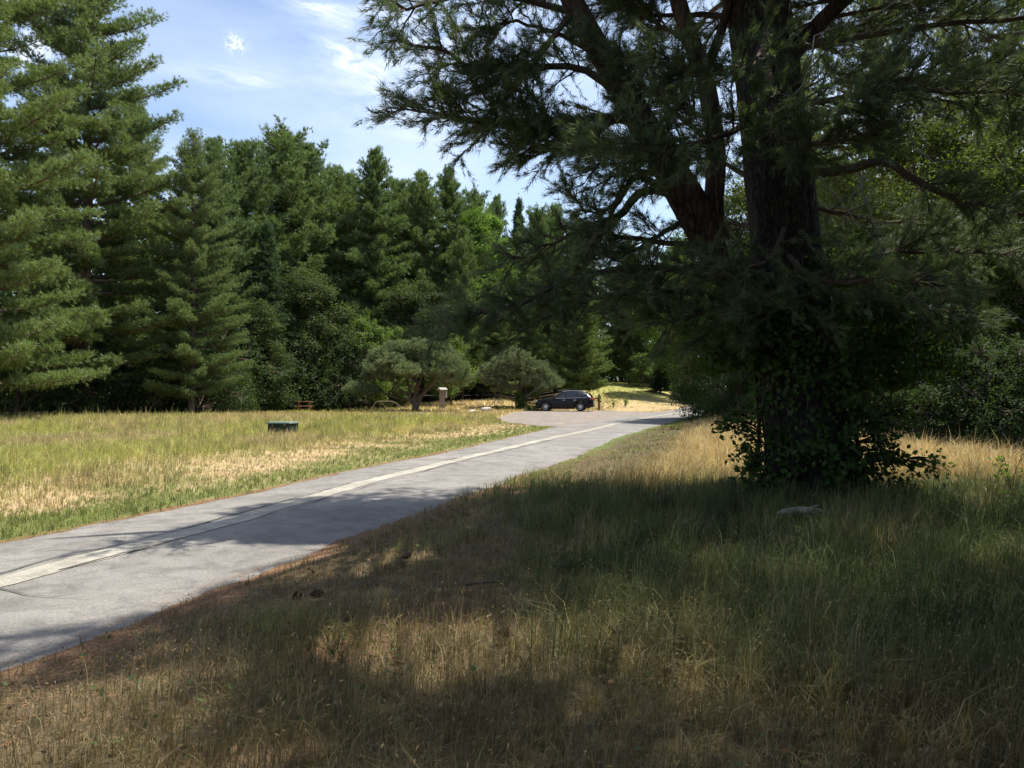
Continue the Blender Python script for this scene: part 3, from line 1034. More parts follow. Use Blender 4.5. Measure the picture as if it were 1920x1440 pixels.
far("pine_a", "pine_tree", 1180, 104, 446, 3.7, "distant pine seen in the gap under the forked stem", "pine tree", WG, .9)
far("leafy_a", "broadleaf_tree", 905, 86, 398, .7, "bright green leafy tree among the dark pines", "broadleaf tree", None, .85)
far("pine_c", "pine_tree", 868, 78, 430, 5.5, "pale green pine in front of the bright green leafy tree", "pine tree", WG, .72)
far("pine_a", "pine_tree", 985, 84, 470, 2.9, "mid height pine behind the boughs left of the gravel turnout", "pine tree", WG, .9)
far("spruce", "spruce_tree", 500, 66, 420, 1.1, "dark dense evergreen at the field edge right of the big left pines", "spruce tree", None, 1.25)
far("leafy_b", "broadleaf_tree", 590, 69, 500, 3.0, "dark leafy tree at the field edge above the wooden plank table", "broadleaf tree", None, 1.1)
far("leafy_b", "broadleaf_tree", 470, 62, 560, 5.0, "low dark leafy tree beside the skirts of the left pines", "broadleaf tree", None, 1.15)
far("leafy_b", "broadleaf_tree", 780, 76, 520, 1.7, "dark leafy tree directly behind the umbrella shaped pine", "broadleaf tree", None, 1.2)
far("sapling", "sapling_tree", 690, 67, 580, .4, "bright sunlit sapling left above the umbrella shaped pine", "sapling", None, .8)
far("sapling", "sapling_tree", 738, 70, 598, 2.4, "narrow lit sapling just right of the brighter sapling", "sapling", None, .7)
far("sapling", "sapling_tree", 850, 72, 612, 4.4, "lit leafy sapling behind the right side of the umbrella shaped pine", "sapling", None, 1.0)
far("pine_c", "pine_tree", 1085, 84, 480, .2, "wide skirted pine with level boughs behind the parked car", "pine tree", WG, 1.15)
far("pine_a", "pine_tree", 925, 80, 520, 4.2, "low dark pine above the second small pine", "pine tree", WG, 1.2)
far("spruce", "spruce_tree", 1165, 122, 520, .9, "dark evergreen at the top of the grassy rise", "spruce tree", None, 1.3)
far("leafy_b", "broadleaf_tree", 1235, 100, 560, 2.2, "leafy tree above the end of the road", "broadleaf tree", None, 1.1)
far("sapling", "sapling_tree", 1205, 96, 655, 3.3, "grey green shrubby tree at the right end of the grassy rise", "sapling", None, 1.2)
far("spruce", "spruce_tree", 1238, 92, 664, 4.0, "small rounded evergreen at the right end of the grassy rise", "spruce tree", None, 2.2)
far("leafy_a", "broadleaf_tree", 1290, 88, 440, 5.2, "leafy tree behind the reddish forked stem", "broadleaf tree", None, .9)

# the big pines on the left of the field
LC = (.140, .195, .075)
tree_meshes("field_pine_a", white_pine(31, 30, 7.8, ntuft=22, nn=10, nlen=.26, nw=.032, col=LC, spacing=1.25, per=6, up=.5, trunk_r=.42, clump=.27, puff=.20,
            prof=lambda t: np.interp(t, [0, .1, .3, .6, .85, 1], [.85, 1, .98, .85, .5, .1])), M_needle, M_bark_far)
tree_meshes("field_pine_b", white_pine(32, 33, 7.2, ntuft=20, nn=10, nlen=.26, nw=.032, col=(.128, .182, .074), spacing=1.2, per=6, up=.55, trunk_r=.45, clump=.25, puff=.19,
            prof=lambda t: np.interp(t, [0, .15, .4, .7, .9, 1], [.8, 1, .9, .75, .4, .08])), M_needle, M_bark_far)
LG = "big pines at the left end of the field"


def field_pine(key, px, d, H, H0, rz, label, wide=1.0):
    p = P(px, 735, d)
    s = H / H0
    return plant_tree(key, "white_pine", p[0], d, s * wide, rz, label, "pine tree", LG, zs=s)


field_pine("field_pine_a", -30, 40, 27, 30, .4, "nearest sunlit pine filling the left edge of the picture", .9)
field_pine("field_pine_b", 160, 50, 31, 33, 2.1, "tallest left pine with long level boughs reaching right against the sky", 1.0)
field_pine("field_pine_b", 360, 52, 18.8, 33, 3.9, "lower sunlit pine right of the tallest left pine", .84)
field_pine("field_pine_b", -150, 52, 28, 33, 5.0, "pine standing behind the nearest pine at the left edge", 1.0)
field_pine("field_pine_a", 250, 60, 24, 30, 1.0, "shaded pine behind the tallest left pine", .8)

# ------------------------------------------------------------------ trees on the right
tree_meshes("right_pine", white_pine(41, 22, 5.4, ntuft=15, nn=10, nlen=.22, nw=.026, col=(.125, .165, .052), spacing=.85, per=5, up=.5, trunk_r=.28, clump=.24, bare=.08,
            yel=.5), M_needle, M_bark_far)
tree_meshes("right_leafy", broadleaf(42, 13, 4.8, 70, 800, .14, (.062, .090, .030), base=.08, trunk_r=.2, blob=.26, yel=.35), M_leaf, M_bark_far)
tree_meshes("roadside_leafy", broadleaf(43, 9, 3.2, 56, 800, .12, (.045, .075, .027), base=.03, trunk_r=.14, blob=.3, yel=.15), M_leaf, M_bark_far)
tree_meshes("hedge_bush", broadleaf(44, 3.0, 2.2, 26, 620, .085, (.036, .062, .027), base=.0, trunk_r=.04, blob=.34, yel=.1), M_leaf, M_bark_far)
RG = "trees of the wood behind the big pine"


def rtree(key, name, px, d, H, H0, rz, label, cat, group=RG, wide=1.0):
    p = P(px, 735, d)
    s = H / H0
    return plant_tree(key, name, p[0], d, s * wide, rz, label, cat, group, zs=s)


rtree("right_pine", "pine_tree", 1640, 36, 21, 22, .4, "sunlit pine seen between the big trunk and the right edge", "pine tree")
rtree("right_pine", "pine_tree", 1900, 33, 20, 22, 2.3, "pale green pine at the right edge behind the big trunk", "pine tree")
rtree("right_pine", "pine_tree", 2120, 30, 20, 22, 4.1, "pine just past the right edge of the wood", "pine tree")
rtree("right_pine", "pine_tree", 1500, 46, 22, 22, 5.0, "pine hidden directly behind the big trunk", "pine tree")
rtree("right_pine", "pine_tree", 1790, 46, 24, 22, 1.2, "taller pine at the back of the right hand wood", "pine tree")
rtree("right_leafy", "broadleaf_tree", 1720, 31, 12.5, 13, .9, "yellow green leafy tree right of the big trunk", "broadleaf tree")
rtree("right_leafy", "broadleaf_tree", 1960, 27, 12, 13, 3.0, "leafy tree at the far right edge above the hedge", "broadleaf tree")
rtree("right_leafy", "broadleaf_tree", 1420, 42, 13, 13, 4.4, "leafy tree showing left of the big trunk", "broadleaf tree")
rtree("right_leafy", "broadleaf_tree", 1560, 40, 13.5, 13, 5.7, "leafy tree showing close right of the big trunk", "broadleaf tree")
rtree("roadside_leafy", "broadleaf_tree", 1345, 46, 9, 9, .2, "dark roadside tree overhanging the end of the road", "broadleaf tree")
rtree("roadside_leafy", "broadleaf_tree", 1412, 40, 8, 9, 2.0, "dark bushy tree left of the big trunk beside the road", "broadleaf tree")
rtree("roadside_leafy", "broadleaf_tree", 1500, 36, 7.5, 9, 3.7, "bushy tree in the shade behind the big trunk", "broadleaf tree")
rtree("roadside_leafy", "broadleaf_tree", 1640, 31, 7, 9, 5.2, "dark bushy tree right of the big trunk above the hay", "broadleaf tree")
rtree("roadside_leafy", "broadleaf_tree", 1800, 28, 7, 9, 1.0, "shaded bushy tree above the middle of the hedge", "broadleaf tree")
HG = "bushes of the dark hedge behind the hay"
for px, d, s, lab in [(1560, 29, .85, "dark bush seen just right of the big trunk above the hay"), (1650, 27, .9, "dark hedge bush second from the big trunk"),
                      (1725, 25.5, .9, "dark hedge bush in the middle of the hedge"), (1800, 24, .95, "dark hedge bush right of the middle of the hedge"),
                      (1875, 23, 1.0, "dark hedge bush nearest the right edge"), (1960, 22, 1.0, "dark bush cut by the right edge of the picture"),
                      (1450, 33, .8, "dark low bush just left of the big trunk behind the hay")]:
    p = P(px, 735, d)
    plant_tree("hedge_bush", "hedge_bush", p[0], d, s, px * .7, lab, "bush", HG)
p = P(1385, 735, 37)
plant_tree("hedge_bush", "roadside_bush", p[0], 37, .85, 1.1, "dark low bush where the hay meets the road bend", "bush")

for px, d, s, lab in [(30, 47, 1.5, "dark bush under the nearest left pine at the left edge"), (120, 50, 1.6, "dark bush between the trunks of the left pines"), (215, 52, 1.5, "dark bush under the long boughs of the tallest left pine"),
                      (300, 53, 1.6, "dark bush under the lower sunlit pine"), (375, 55, 1.7, "dark bush right of the trunk of the lower sunlit pine"), (440, 60, 2.0, "dark bush at the right end of the left pines"),
                      (525, 66, 2.2, "dark bush in the shade left of the picnic table"), (640, 68, 2.1, "dark bush between the picnic table and the umbrella shaped pine")]:
    p = P(px, 735, d)
    plant_tree("hedge_bush", "undergrowth_bush", p[0], d, s, px * .3, lab, "bush", "bushes at the foot of the far wood")

# ------------------------------------------------------------------ far-off wood behind everything (one mass)
rngW = np.random.default_rng(77)
TW, TWt = Tri(), Tri()
for k in range(300):
    b = rngW.uniform(-500, 2500)
    d = np.interp(b, [-500, 350, 600, 1100, 1250, 1450, 1900, 2500], [62, 66, 92, 112, 122, 66, 50, 42]) + rngW.uniform(0, 16)
    p = P(b, 735, d)
    z0 = float(terrain(p[0], d))
    lim = np.interp(b, [-500, 380, 430, 1000, 1100, 1250, 1330, 1600, 1850, 2500], [-200, 200, 340, 420, 470, 520, 430, 200, 120, 0])
    top = min(20, P(b, lim, d)[2])
    for q in range(9):
        zc = z0 + top * ((q + .2) / 9.2) ** 1.3 * rngW.uniform(.9, 1.05)
        r = rngW.uniform(1.8, 3.2)
        c = np.array([p[0] + rngW.normal(0, 1.6), d + rngW.normal(0, 1.4), zc])
        pts, dd = blob_points(rngW, 130, c, np.array([r, r, r * .8]), .3)
        leaves(TW, pts, dd + np.array([0, 0, .5]), rngW, .5, (.035, .065, .026), .4, .3, .12)
o = TW.build("woodland", M_leaf)
tag(o, "dark mass of far woodland filling the gaps behind the trees", "woodland", kind='stuff')

# ------------------------------------------------------------------ the two small pines by the turnout
def cloud_pine(seed, W, H, z0, clumps, limbs, trunk_pts, trunk_r, col, nn=9, forks=()):
    rng = np.random.default_rng(seed)
    Tt, Tb, Tf = Tri(), Tri(), Tri()
    for pts, r0, r1 in trunk_pts:
        q = polyline(pts, 10)
        tube(Tt, q, np.linspace(r0, r1, 10), 10, rough=.15, seed=seed)
    for (cx, cy, cz, rx, ry, rz_, n) in clumps:
        c = np.array([cx, cy, cz]); r = np.array([rx, ry, rz_])
        # the clump is a dome of small tufted heads
        nh = int(n / 9)
        heads, d = blob_points(rng, nh, c, r, .55)
        heads[:, 2] = np.maximum(heads[:, 2], cz - rz_ * .25)
        pts = (heads[:, None] + rng.normal(0, .10, (nh, 9, 3))).reshape(-1, 3)
        dd = np.repeat(d, 9, axis=0) * .5 + np.array([0, 0, .8])
        tufts(Tf, pts, dd, rng, nn, .17, .034, .8, col, .25, .10)
        tr = min(limbs, key=lambda l: np.linalg.norm(np.array(l[1]) - c))
        mid = (np.array(tr[1]) * .5 + c * .5) + np.array([0, 0, -.15])
        tube(Tb, polyline([tr[1], mid, c], 6), np.linspace(.05, .02, 6), 4)
        spikes(Tb, np.tile(c - [0, 0, rz_ * .3], (min(nh, 40), 1)), heads[:40], .012)
    for a, b, r in limbs:
        a = np.array(a, float); b = np.array(b, float)
        mid = (a + b) / 2 + np.array([0, 0, -.12 * np.linalg.norm(b - a) * .5])
        tube(Tb, polyline([a, mid, b], 8), np.linspace(r, r * .5, 8), 6)
    return Tt, Tb, Tf


rngS = np.random.default_rng(5)
# umbrella pine: crown 10 m wide at 62 m, foot at photo column 778
S = 62 / FPX   # metres per photo pixel there
cl = []


def cp(px, py, rx, ry, y=0.0, n=700, flat=.6):
    cl.append(((px - 778) * S, y, (772 - py) * S, rx * S, rx * S, ry * S, int(n * 1.0)))


for (px, py, rx, ry) in [(728, 672, 30, 17), (765, 660, 34, 18), (805, 660, 34, 18), (838, 672, 26, 17), (715, 690, 26, 13), (750, 688, 28, 13),
                         (790, 684, 30, 13), (830, 693, 30, 15), (858, 694, 24, 16), (845, 712, 26, 14), (868, 708, 14, 12), (690, 706, 14, 9), (676, 731, 20, 12),
                         (660, 729, 10, 8), (700, 733, 14, 10), (815, 700, 26, 11), (770, 700, 22, 11), (725, 705, 22, 10), (780, 648, 22, 10), (745, 655, 20, 10), (823, 652, 20, 12)]:
    for yy_ in (-1.3, 1.3):
        cp(px + rngS.normal(0, 4), py + rngS.normal(0, 2), rx, ry, yy_ * (1 if rx > 15 else .3) + rngS.normal(0, .4), 560 * rx / 26)
for k in range(22):
    a = rngS.uniform(0, 6.28); rr = rngS.uniform(1.2, 4.0)
    zt = 4.9 - .11 * rr ** 2 + rngS.normal(0, .2)
    cl.append((math.cos(a) * rr * .95, math.sin(a) * rr, zt, 1.0, 1.0, .5, 520))
limbs = [((0, 0, .9), (-1.6, -.4, 2.3), .13), ((0, 0, .9), (-3.1, .1, 1.75), .12), ((-.05, 0, .9), (-.9, 1.2, 2.9), .13), ((0, 0, 1.0), (.5, .2, 3.0), .14),
         ((0, 0, .9), (1.6, -.6, 2.4), .14), ((1.0, -.3, 1.9), (3.0, -.2, 2.9), .10), ((.2, 0, 1.2), (1.4, 1.6, 2.8), .11), ((.1, 0, 1.2), (-.1, -1.8, 2.8), .11),
         ((-3.1, .1, 1.75), (-4.2, .1, 1.8), .07), ((-1.6, -.4, 2.3), (-2.6, -.6, 3.2), .08), ((.5, .2, 3.0), (.2, .2, 4.3), .08)]
trunk = [([(0, 0, -.3), (.02, 0, .4), (0, 0, 1.0), (.2, .1, 2.2)], .30, .14), ([(.05, 0, .2), (.35, 0, .9), (.9, -.3, 1.8)], .2, .12), ([(0, 0, .5), (-.35, 0, 1.2), (-.5, .2, 2.2)], .17, .10)]
colsU = cloud_pine(61, 10, 5.6, 0, cl, limbs, trunk, .3, (.155, .20, .115))
e = empty("umbrella_pine", (P(778, 735, 62)[0], 62, float(terrain(P(778, 735, 62)[0], 62))))
tag(e, "small umbrella shaped pine with grey green crown and forked trunk", "pine tree")
colsU[0].build("trunk", M_bark_far, e, smooth=True); colsU[1].build("branches", M_bark_far, e); colsU[2].build("crown", M_needle, e)

cl = []
S = 67 / FPX
for (px, py, rx, ry) in [(962, 662, 24, 14), (985, 668, 24, 14), (935, 680, 24, 14), (912, 690, 18, 13), (1010, 686, 24, 14), (1028, 700, 16, 12), (925, 708, 24, 13), (960, 695, 30, 14),
                         (1000, 708, 24, 12), (940, 722, 22, 9), (1022, 722, 16, 9), (905, 702, 14, 10), (965, 676, 20, 10),
                         (1045, 716, 14, 9)]:
    for yy_ in (-1, 1):
        cl.append(((px - 975) * S + rngS.normal(0, .1), yy_ * rngS.uniform(.3, 1.3), (765 - py) * S + rngS.normal(0, .1), rx * S * .9, rx * S * .9, ry * S, int(420 * rx / 22)))
limbs = [((0, 0, 1.0), (-1.6, 0, 2.2), .11), ((0, 0, .9), (1.5, -.3, 2.0), .11), ((0, 0, 1.4), (.3, .8, 3.2), .1), ((0, 0, 1.4), (-.6, -.8, 3.0), .1), ((0, 0, 2.2), (.1, 0, 4.2), .09)]
trunk = [([(0, 0, -.3), (.05, 0, .6), (-.05, 0, 1.5), (.05, .05, 3.0)], .28, .09)]
colsU = cloud_pine(62, 7, 5, 0, cl, limbs, trunk, .28, (.145, .175, .105))
xp = P(975, 735, 68)[0]
e = empty("small_pine", (xp, 68, float(terrain(xp, 68))))
tag(e, "small grey green pine with ivy at its foot left of the black car", "pine tree")
colsU[0].build("trunk", M_bark_far, e, smooth=True); colsU[1].build("branches", M_bark_far, e); colsU[2].build("crown", M_needle, e)
T = Tri()
rng = np.random.default_rng(9)
for c, r, n in [((0, -.05, .7), (.45, .45, .8), 900), ((-.1, 0, 1.3), (.4, .4, .5), 400), ((.3, -.1, .35), (.6, .5, .35), 500), ((-1.4, -.3, .2), (2.2, .9, .25), 1500), ((1.1, -.3, .22), (1.5, .8, .26), 1100),
                ((-2.8, -.4, .12), (1.4, .7, .18), 700)]:
    pts, d = blob_points(rng, n, np.array(c), np.array(r), .5)
    pts[:, 2] = np.maximum(pts[:, 2], .03)
    leaves(T, pts, d + [0, 0, .4], rng, .13, (.045, .09, .03))
tag(T.build("ivy_plant", M_leaf, None, (xp, 67.6, float(terrain(xp, 67.6)))), "dark ivy climbing and spreading round the foot of the second small pine", "ivy")

# low shrubs under the umbrella pine, behind it
for i_, (px, d, s, lab) in enumerate([(712, 69, .34, "low pale leafy shrub under the left side of the umbrella pine"), (757, 70, .36, "low pale leafy shrub just left behind the umbrella pine trunk")]):
    p = P(px, 735, d)
    plant_tree("sapling", "low_shrub", p[0], d, s * 1.3, px, lab, "shrub", None, zs=s * .8)

# ------------------------------------------------------------------ small things in the field
M_wood = plain("weathered_wood", (.22, .175, .135), .85, 0, .2, .35, 14)
M_box_shaded = plain("green_box_side_shaded", (.018, .030, .022), .75, 0, .2, .2, 6)  # the unlit side is put into the green as near black
M_box_glare = plain("green_box_top_glare", (.12, .165, .14), .6, 0, .3, .15, 6)  # glare on the lit top is put into a paler green
M_white = plain("pale_panel", (.24, .225, .20), .6, 0, .3, .1, 10)
M_stone = plain("pale_stone", (.42, .39, .36), .9, 0, .2, .3, 5)
M_pole = plain("bare_pole", (.17, .14, .095), .8, 0, .2, .3, 12)


def box_bm(bm, c, s, rz=0, bevel=0.0, top=1.0):
    r = bmesh.ops.create_cube(bm, size=1)
    v = r['verts']
    for q in v:
        k = top if q.co.z > 0 else 1
        q.co = Vector((q.co.x * s[0] * k, q.co.y * s[1] * k, q.co.z * s[2]))
    if rz:
        bmesh.ops.rotate(bm, verts=v, matrix=__import__('mathutils').Matrix.Rotation(rz, 3, 'Z'))
    bmesh.ops.translate(bm, verts=v, vec=Vector(c))
    if bevel:
        es = list({e_ for q in v for e_ in q.link_edges})
        bmesh.ops.bevel(bm, geom=es, offset=bevel, segments=2, affect='EDGES', profile=.6)


def bm_obj(name, bm, mat, parent=None, smooth=False):
    bmesh.ops.recalc_face_normals(bm, faces=bm.faces)
    me = bpy.data.meshes.new(name)
    bm.to_mesh(me); bm.free()
    if smooth:
        for p_ in me.polygons: p_.use_smooth = True
    me.materials.append(mat)
    return link_mesh(name, me, parent)


def boxes(name, items, mat, parent, bevel=0.0):
    bm = bmesh.new()
    for it in items:
        box_bm(bm, it[0], it[1], it[2] if len(it) > 2 else 0, bevel)
    return bm_obj(name, bm, mat, parent)


# green utility box: photo columns 506..557, 27 m away
bx, by = P(531, 735, 27.0)[0], 27.0
e = empty("utility_box", (bx, by, float(terrain(bx, by))), R(-12))
tag(e, "low green utility box in the field grass, lid coloured with glare and sides with shade", "utility box")
bm = bmesh.new(); box_bm(bm, (0, 0, .15), (.82, .68, .60), 0, .025, .97); bm_obj("cabinet", bm, M_box_shaded, e)
bm = bmesh.new(); box_bm(bm, (0, 0, .475), (.89, .75, .06), 0, .025, .96); bm_obj("lid", bm, M_box_glare, e)
boxes("vent", [((-.2 + .08 * k, -.342, .30), (.03, .012, .16)) for k in range(6)], M_box_shaded, e)
boxes("hasp", [((.25, -.35, .42), (.05, .03, .09))], M_pole, e, .004)

# notice board with slatted panel
kx, ky = P(829, 735, 58.5)[0], 58.5
e = empty("notice_board", (kx, ky, float(terrain(kx, ky)) - .02), R(38))
e.scale = (.72, .75, 1)
tag(e, "weathered wooden trail notice board with small roof beside the umbrella pine", "notice board")
for sx in (-.27, .27):
    boxes("post", [((sx, 0, .92), (.085, .085, 1.86))], M_wood, e, .008)
boxes("panel", [((-.17 + .114 * k, -.055, 1.24 + .01 * (k % 2)), (.105, .03, 1.05)) for k in range(4)], M_wood, e, .005)
for z in (.22, .48):
    boxes("rail", [((0, .01, z), (.455, .05, .07))], M_wood, e, .005)
bm = bmesh.new()
for sgn in (-1, 1):
    v = [bm.verts.new(q) for q in ((-.45, 0, 1.99), (.45, 0, 1.99), (.45, sgn * .36, 1.83), (-.45, sgn * .36, 1.83), (-.45, 0, 1.95), (.45, 0, 1.95), (.45, sgn * .36, 1.79), (-.45, sgn * .36, 1.79))]
    for fc in ((0, 1, 2, 3), (4, 7, 6, 5), (2, 1, 5, 6), (3, 2, 6, 7), (0, 3, 7, 4), (1, 0, 4, 5)):
        bm.faces.new([v[q] for q in fc])
bm_obj("roof", bm, M_white, e)
boxes("leaflet_box", [((.40, -.12, 1.45), (.17, .14, .5))], M_white, e, .012)
boxes("bracket", [((.34, -.06, 1.45), (.06, .05, .12))], M_wood, e)

# bent pole frame in the grass
hx, hy = P(722, 735, 52)[0], 52
e = empty("pole_frame", (hx, hy, float(terrain(hx, hy))), R(8))
tag(e, "low bare frame of bent poles standing in the hay left of the umbrella pine", "frame")
T = Tri(); tube(T, polyline([(-.95, 0, -.1), (-.8, 0, .55), (-.55, 0, .92), (-.05, 0, .95), (.5, 0, .93), (.85, 0, .72), (1.0, 0, .5), (1.05, 0, -.1)], 26), np.full(26, .028), 7)
T.build("hoop", M_pole, e, smooth=True)
T = Tri(); tube(T, polyline([(-.35, .02, .9), (0, .04, .62), (.3, .02, .35), (.5, 0, -.1)], 12), np.full(12, .018), 6)
T.build("brace", M_pole, e, smooth=True)
T = Tri(); tube(T, np.array([(-.28, .03, -.1), (-.3, .03, .4), (-.35, .03, .92)]), np.full(3, .018), 6)
T.build("upright", M_pole, e, smooth=True)

# plank picnic table in the shade at the wood's edge
tx, ty = P(571, 735, 62)[0], 62.0
e = empty("picnic_table", (tx, ty, float(terrain(tx, ty)) - .12), R(6))
tag(e, "brown plank picnic table in deep shade at the edge of the wood", "picnic table")
M_tbl = plain("red_brown_plank", (.22, .10, .055), .7, 0, .3, .3, 10)
boxes("table_top", [((0, -.32 + .16 * k, .97), (1.25, .145, .045)) for k in range(5)], M_tbl, e, .005)
for sy in (-.72, .72):
    boxes("bench", [((0, sy, .62), (1.25, .24, .045))], M_tbl, e, .005)
for sx in (-.42, .42):
    for sy in (-1, 1):
        bm = bmesh.new(); box_bm(bm, (sx, sy * .4, .46), (.08, .08, 1.06)); bmesh.ops.rotate(bm, verts=bm.verts, cent=(sx, sy * .4, .46), matrix=__import__('mathutils').Matrix.Rotation(R(24) * sy, 3, 'X'))
        bm_obj("leg", bm, M_tbl, e)
    boxes("crossbar", [((sx + .05, 0, .585), (.04, 1.5, .09))], M_tbl, e)


def rock(name, px, d, s, label, seed, mat=M_stone, lift=0.1):
    rg = np.random.default_rng(seed)
    bm = bmesh.new()
    bmesh.ops.create_icosphere(bm, subdivisions=3, radius=1)
    ks = unit(rg.normal(0, 1, (9, 3))); kd = rg.uniform(.62, .95, 9)
    for v in bm.verts:
        c = np.array(v.co)
        for a, b in zip(ks, kd):
            q = c @ a
            if q > b: c = c - a * (q - b)
        c = c * (1 + .05 * math.sin(c[0] * 9 + seed) * math.cos(c[1] * 7))
        v.co = Vector(c * np.array(s))
    p = P(px, 735, d)
    o = bm_obj(name, bm, mat)
    o.location = (p[0], d, float(terrain(p[0], d)) + lift)
    o.rotation_euler = (0, 0, rg.uniform(0, 6))
    return tag(o, label, "stone")


rock("stone", 885, 58, (.42, .3, .2), "pale rounded stone between the notice board and the second small pine", 3, lift=.14)
rock("stone", 912, 62, (.5, .32, .26), "larger pale stone at the left foot of the ivy", 4, lift=.18)
rock("stone", 768, 46, (.42, .2, .14), "flat white stone lying in the hay below the umbrella pine", 5, M_white, .22)
rock("stone", 789, 50, (.28, .2, .13), "small white stone in the hay right below the umbrella pine", 6, M_white, .22)

# dark stump with shoots and young shrub right of the car
sx_, sy_ = P(1123, 735, 68)[0], 68
T = Tri(); z0 = float(terrain(sx_, sy_))
tube(T, np.array([(0, 0, -.1), (.03, 0, .5), (-.02, 0, 1.0), (.03, 0, 1.42)]), [.10, .09, .08, .06], 8, rough=.3)
tube(T, np.array([(-.05, 0, .0), (-.25, 0, .25), (-.36, 0, .1)]), [.05, .04, .02], 6)
o = T.build("broken_stump", M_bark_far, None, (sx_, sy_, z0)); tag(o, "thin dark broken stump behind the tail of the black car", "stump")
rng = np.random.default_rng(19)
lp, ld = blob_points(rng, 130, np.array([.02, -.02, 1.05]), np.array([.2, .15, .42]), .4)
T = Tri(); leaves(T, lp, ld, rng, .11, (.03, .06, .022)); T.build("shoots", M_leaf, o)
for px, d, hh_, lab in ((1150, 72, 1.35, "young leafy plant in the hay right of the broken stump"), (1172, 74, 1.0, "smaller wispy plant further right of the broken stump")):
    xq = P(px, 735, d)[0]
    T, Tl = Tri(), Tri()
    for k in range(6):
        a = rng.uniform(0, 6.28)
        tip = np.array([math.cos(a) * .35, math.sin(a) * .35, hh_ * rng.uniform(.6, 1)])
        tube(T, polyline([(0, 0, 0), tip * [.3, .3, .55], tip], 5), np.linspace(.015, .006, 5), 4)
        u = rng.uniform(.25, 1, (26, 1))
        leaves(Tl, tip * u * [1, 1, 1] + rng.normal(0, .07, (26, 3)), rng.normal(0, .3, (26, 3)) + [0, 0, 1], rng, .14, (.09, .16, .04))
    o = T.build("young_plant", M_twig, None, (xq, d, float(terrain(xq, d)))); tag(o, lab, "plant")
    Tl.build("foliage", M_leaf, o)

# ------------------------------------------------------------------ the parked car (long axis X, nose towards -X)
M_paint = plain("black_car_paint", (.003, .0035, .007), .32, 0, .22, coat=.12)
M_glass = plain("tinted_glass", (.012, .016, .018), .05, 0, .8)
M_tyre = plain("tyre_rubber", (.018, .018, .019), .85, 0, .2)
M_rim = plain("alloy_rim", (.62, .63, .65), .3, .8)
M_chrome = plain("bright_trim", (.75, .76, .78), .18, .95)
M_plastic = plain("black_plastic", (.014, .014, .015), .6)
M_red = plain("red_lamp", (.33, .012, .016), .15, 0, .6, coat=.6)
M_lens = plain("clear_lamp", (.55, .58, .6), .12, .3, .6)
M_plate = plain("plate_white", (.65, .66, .64), .5)

cx_, cyy = 4.42, 66.0
car = empty("parked_car", (cx_, cyy, float(terrain(cx_, cyy)) + .014), R(-9.5))
tag(car, "black sport utility car parked side on in the gravel turnout", "car")
# stations: x, bottom, belt z, roof z, half width at belt, half width at roof
ST = [(-2.42, .42, .62, .66, .62, .50), (-2.36, .30, .74, .80, .78, .66), (-2.18, .24, .88, .93, .90, .76), (-1.75, .22, .98, 1.03, .95, .80), (-1.25, .22, 1.02, 1.09, .965, .82),
      (-.98, .22, 1.04, 1.13, .97, .80), (-.55, .22, 1.05, 1.42, .97, .70), (-.2, .22, 1.06, 1.585, .97, .66), (.2, .22, 1.07, 1.66, .97, .66), (.7, .22, 1.08, 1.68, .97, .655),
      (1.2, .22, 1.10, 1.66, .97, .645), (1.6, .23, 1.12, 1.61, .965, .63), (1.95, .25, 1.14, 1.52, .95, .60), (2.2, .30, 1.12, 1.30, .92, .66), (2.34, .36, 1.02, 1.10, .88, .74), (2.42, .44, .82, .86, .80, .70)]


def section(s):
    x, zb, zl, zr, wb, wr = s
    k = [(wb * .80, zb), (wb * .97, zb + .09), (wb, zb + .25 * (zl - zb)), (wb * 1.005, zb + .62 * (zl - zb)), (wb * .975, zl - .03), (wb * .955, zl),
         (wb * .955 + (wr - wb * .955) * .5, zl + (zr - zl) * .52), (wr, zr - .06 * min(1, (zr - zl) * 4)), (wr * .86, zr - .012), (wr * .45, zr + .012), (0, zr + .02)]
    return k


NS = 11
rows = []
# finer stations by interpolation
SA = np.array(ST)
xs_ = np.unique(np.concatenate([SA[:, 0], np.linspace(-2.3, 2.38, 40)]))
for x in xs_:
    s = [x] + [float(np.interp(x, SA[:, 0], SA[:, k])) for k in range(1, 6)]
    rows.append(section(s))
WHX = (-1.50, 1.36); WR = .375; AR = .455


def arch(x, z):
    """lift the lower body edge over the wheels"""
    for w in WHX:
        dx = x - w
        if abs(dx) < AR:
            zt = WR + math.sqrt(AR * AR - dx * dx)
            if z < zt: return zt
    return z


bm = bmesh.new()
grid = []
for x, r in zip(xs_, rows):
    line = []
    for (y, z) in r[:6]:
        line.append((x, y, z))
    line += [(x, y, z) for (y, z) in r[6:]]
    # wheel arch: squash the lower flank points up to the arch line
    zt = arch(x, .0)
    if zt > .0:
        zl = line[4][2]
        zt = min(zt, zl - .08)
        base = line[0][2]
        for q in range(0, 4):
            if line[q][2] < zt + .05 * q:
                line[q] = (x, line[q][1] if q else line[q][1] * 1.18, zt + .035 * q)
    grid.append(line)
V = [[(bm.verts.new((a, b, c)), bm.verts.new((a, -b, c)) if b > 0 else None) for (a, b, c) in line] for line in grid]
for i in range(len(V) - 1):
    for j in range(NS - 1):
        for sd_ in (0, 1):
            q = [V[i][j][sd_] or V[i][j][0], V[i][j + 1][sd_] or V[i][j + 1][0], V[i + 1][j + 1][sd_] or V[i + 1][j + 1][0], V[i + 1][j][sd_] or V[i + 1][j][0]]
            bm.faces.new(q if sd_ == 0 else q[::-1])
for i in range(len(V) - 1):
    bm.faces.new([V[i][0][0], V[i + 1][0][0], V[i + 1][0][1], V[i][0][1]])
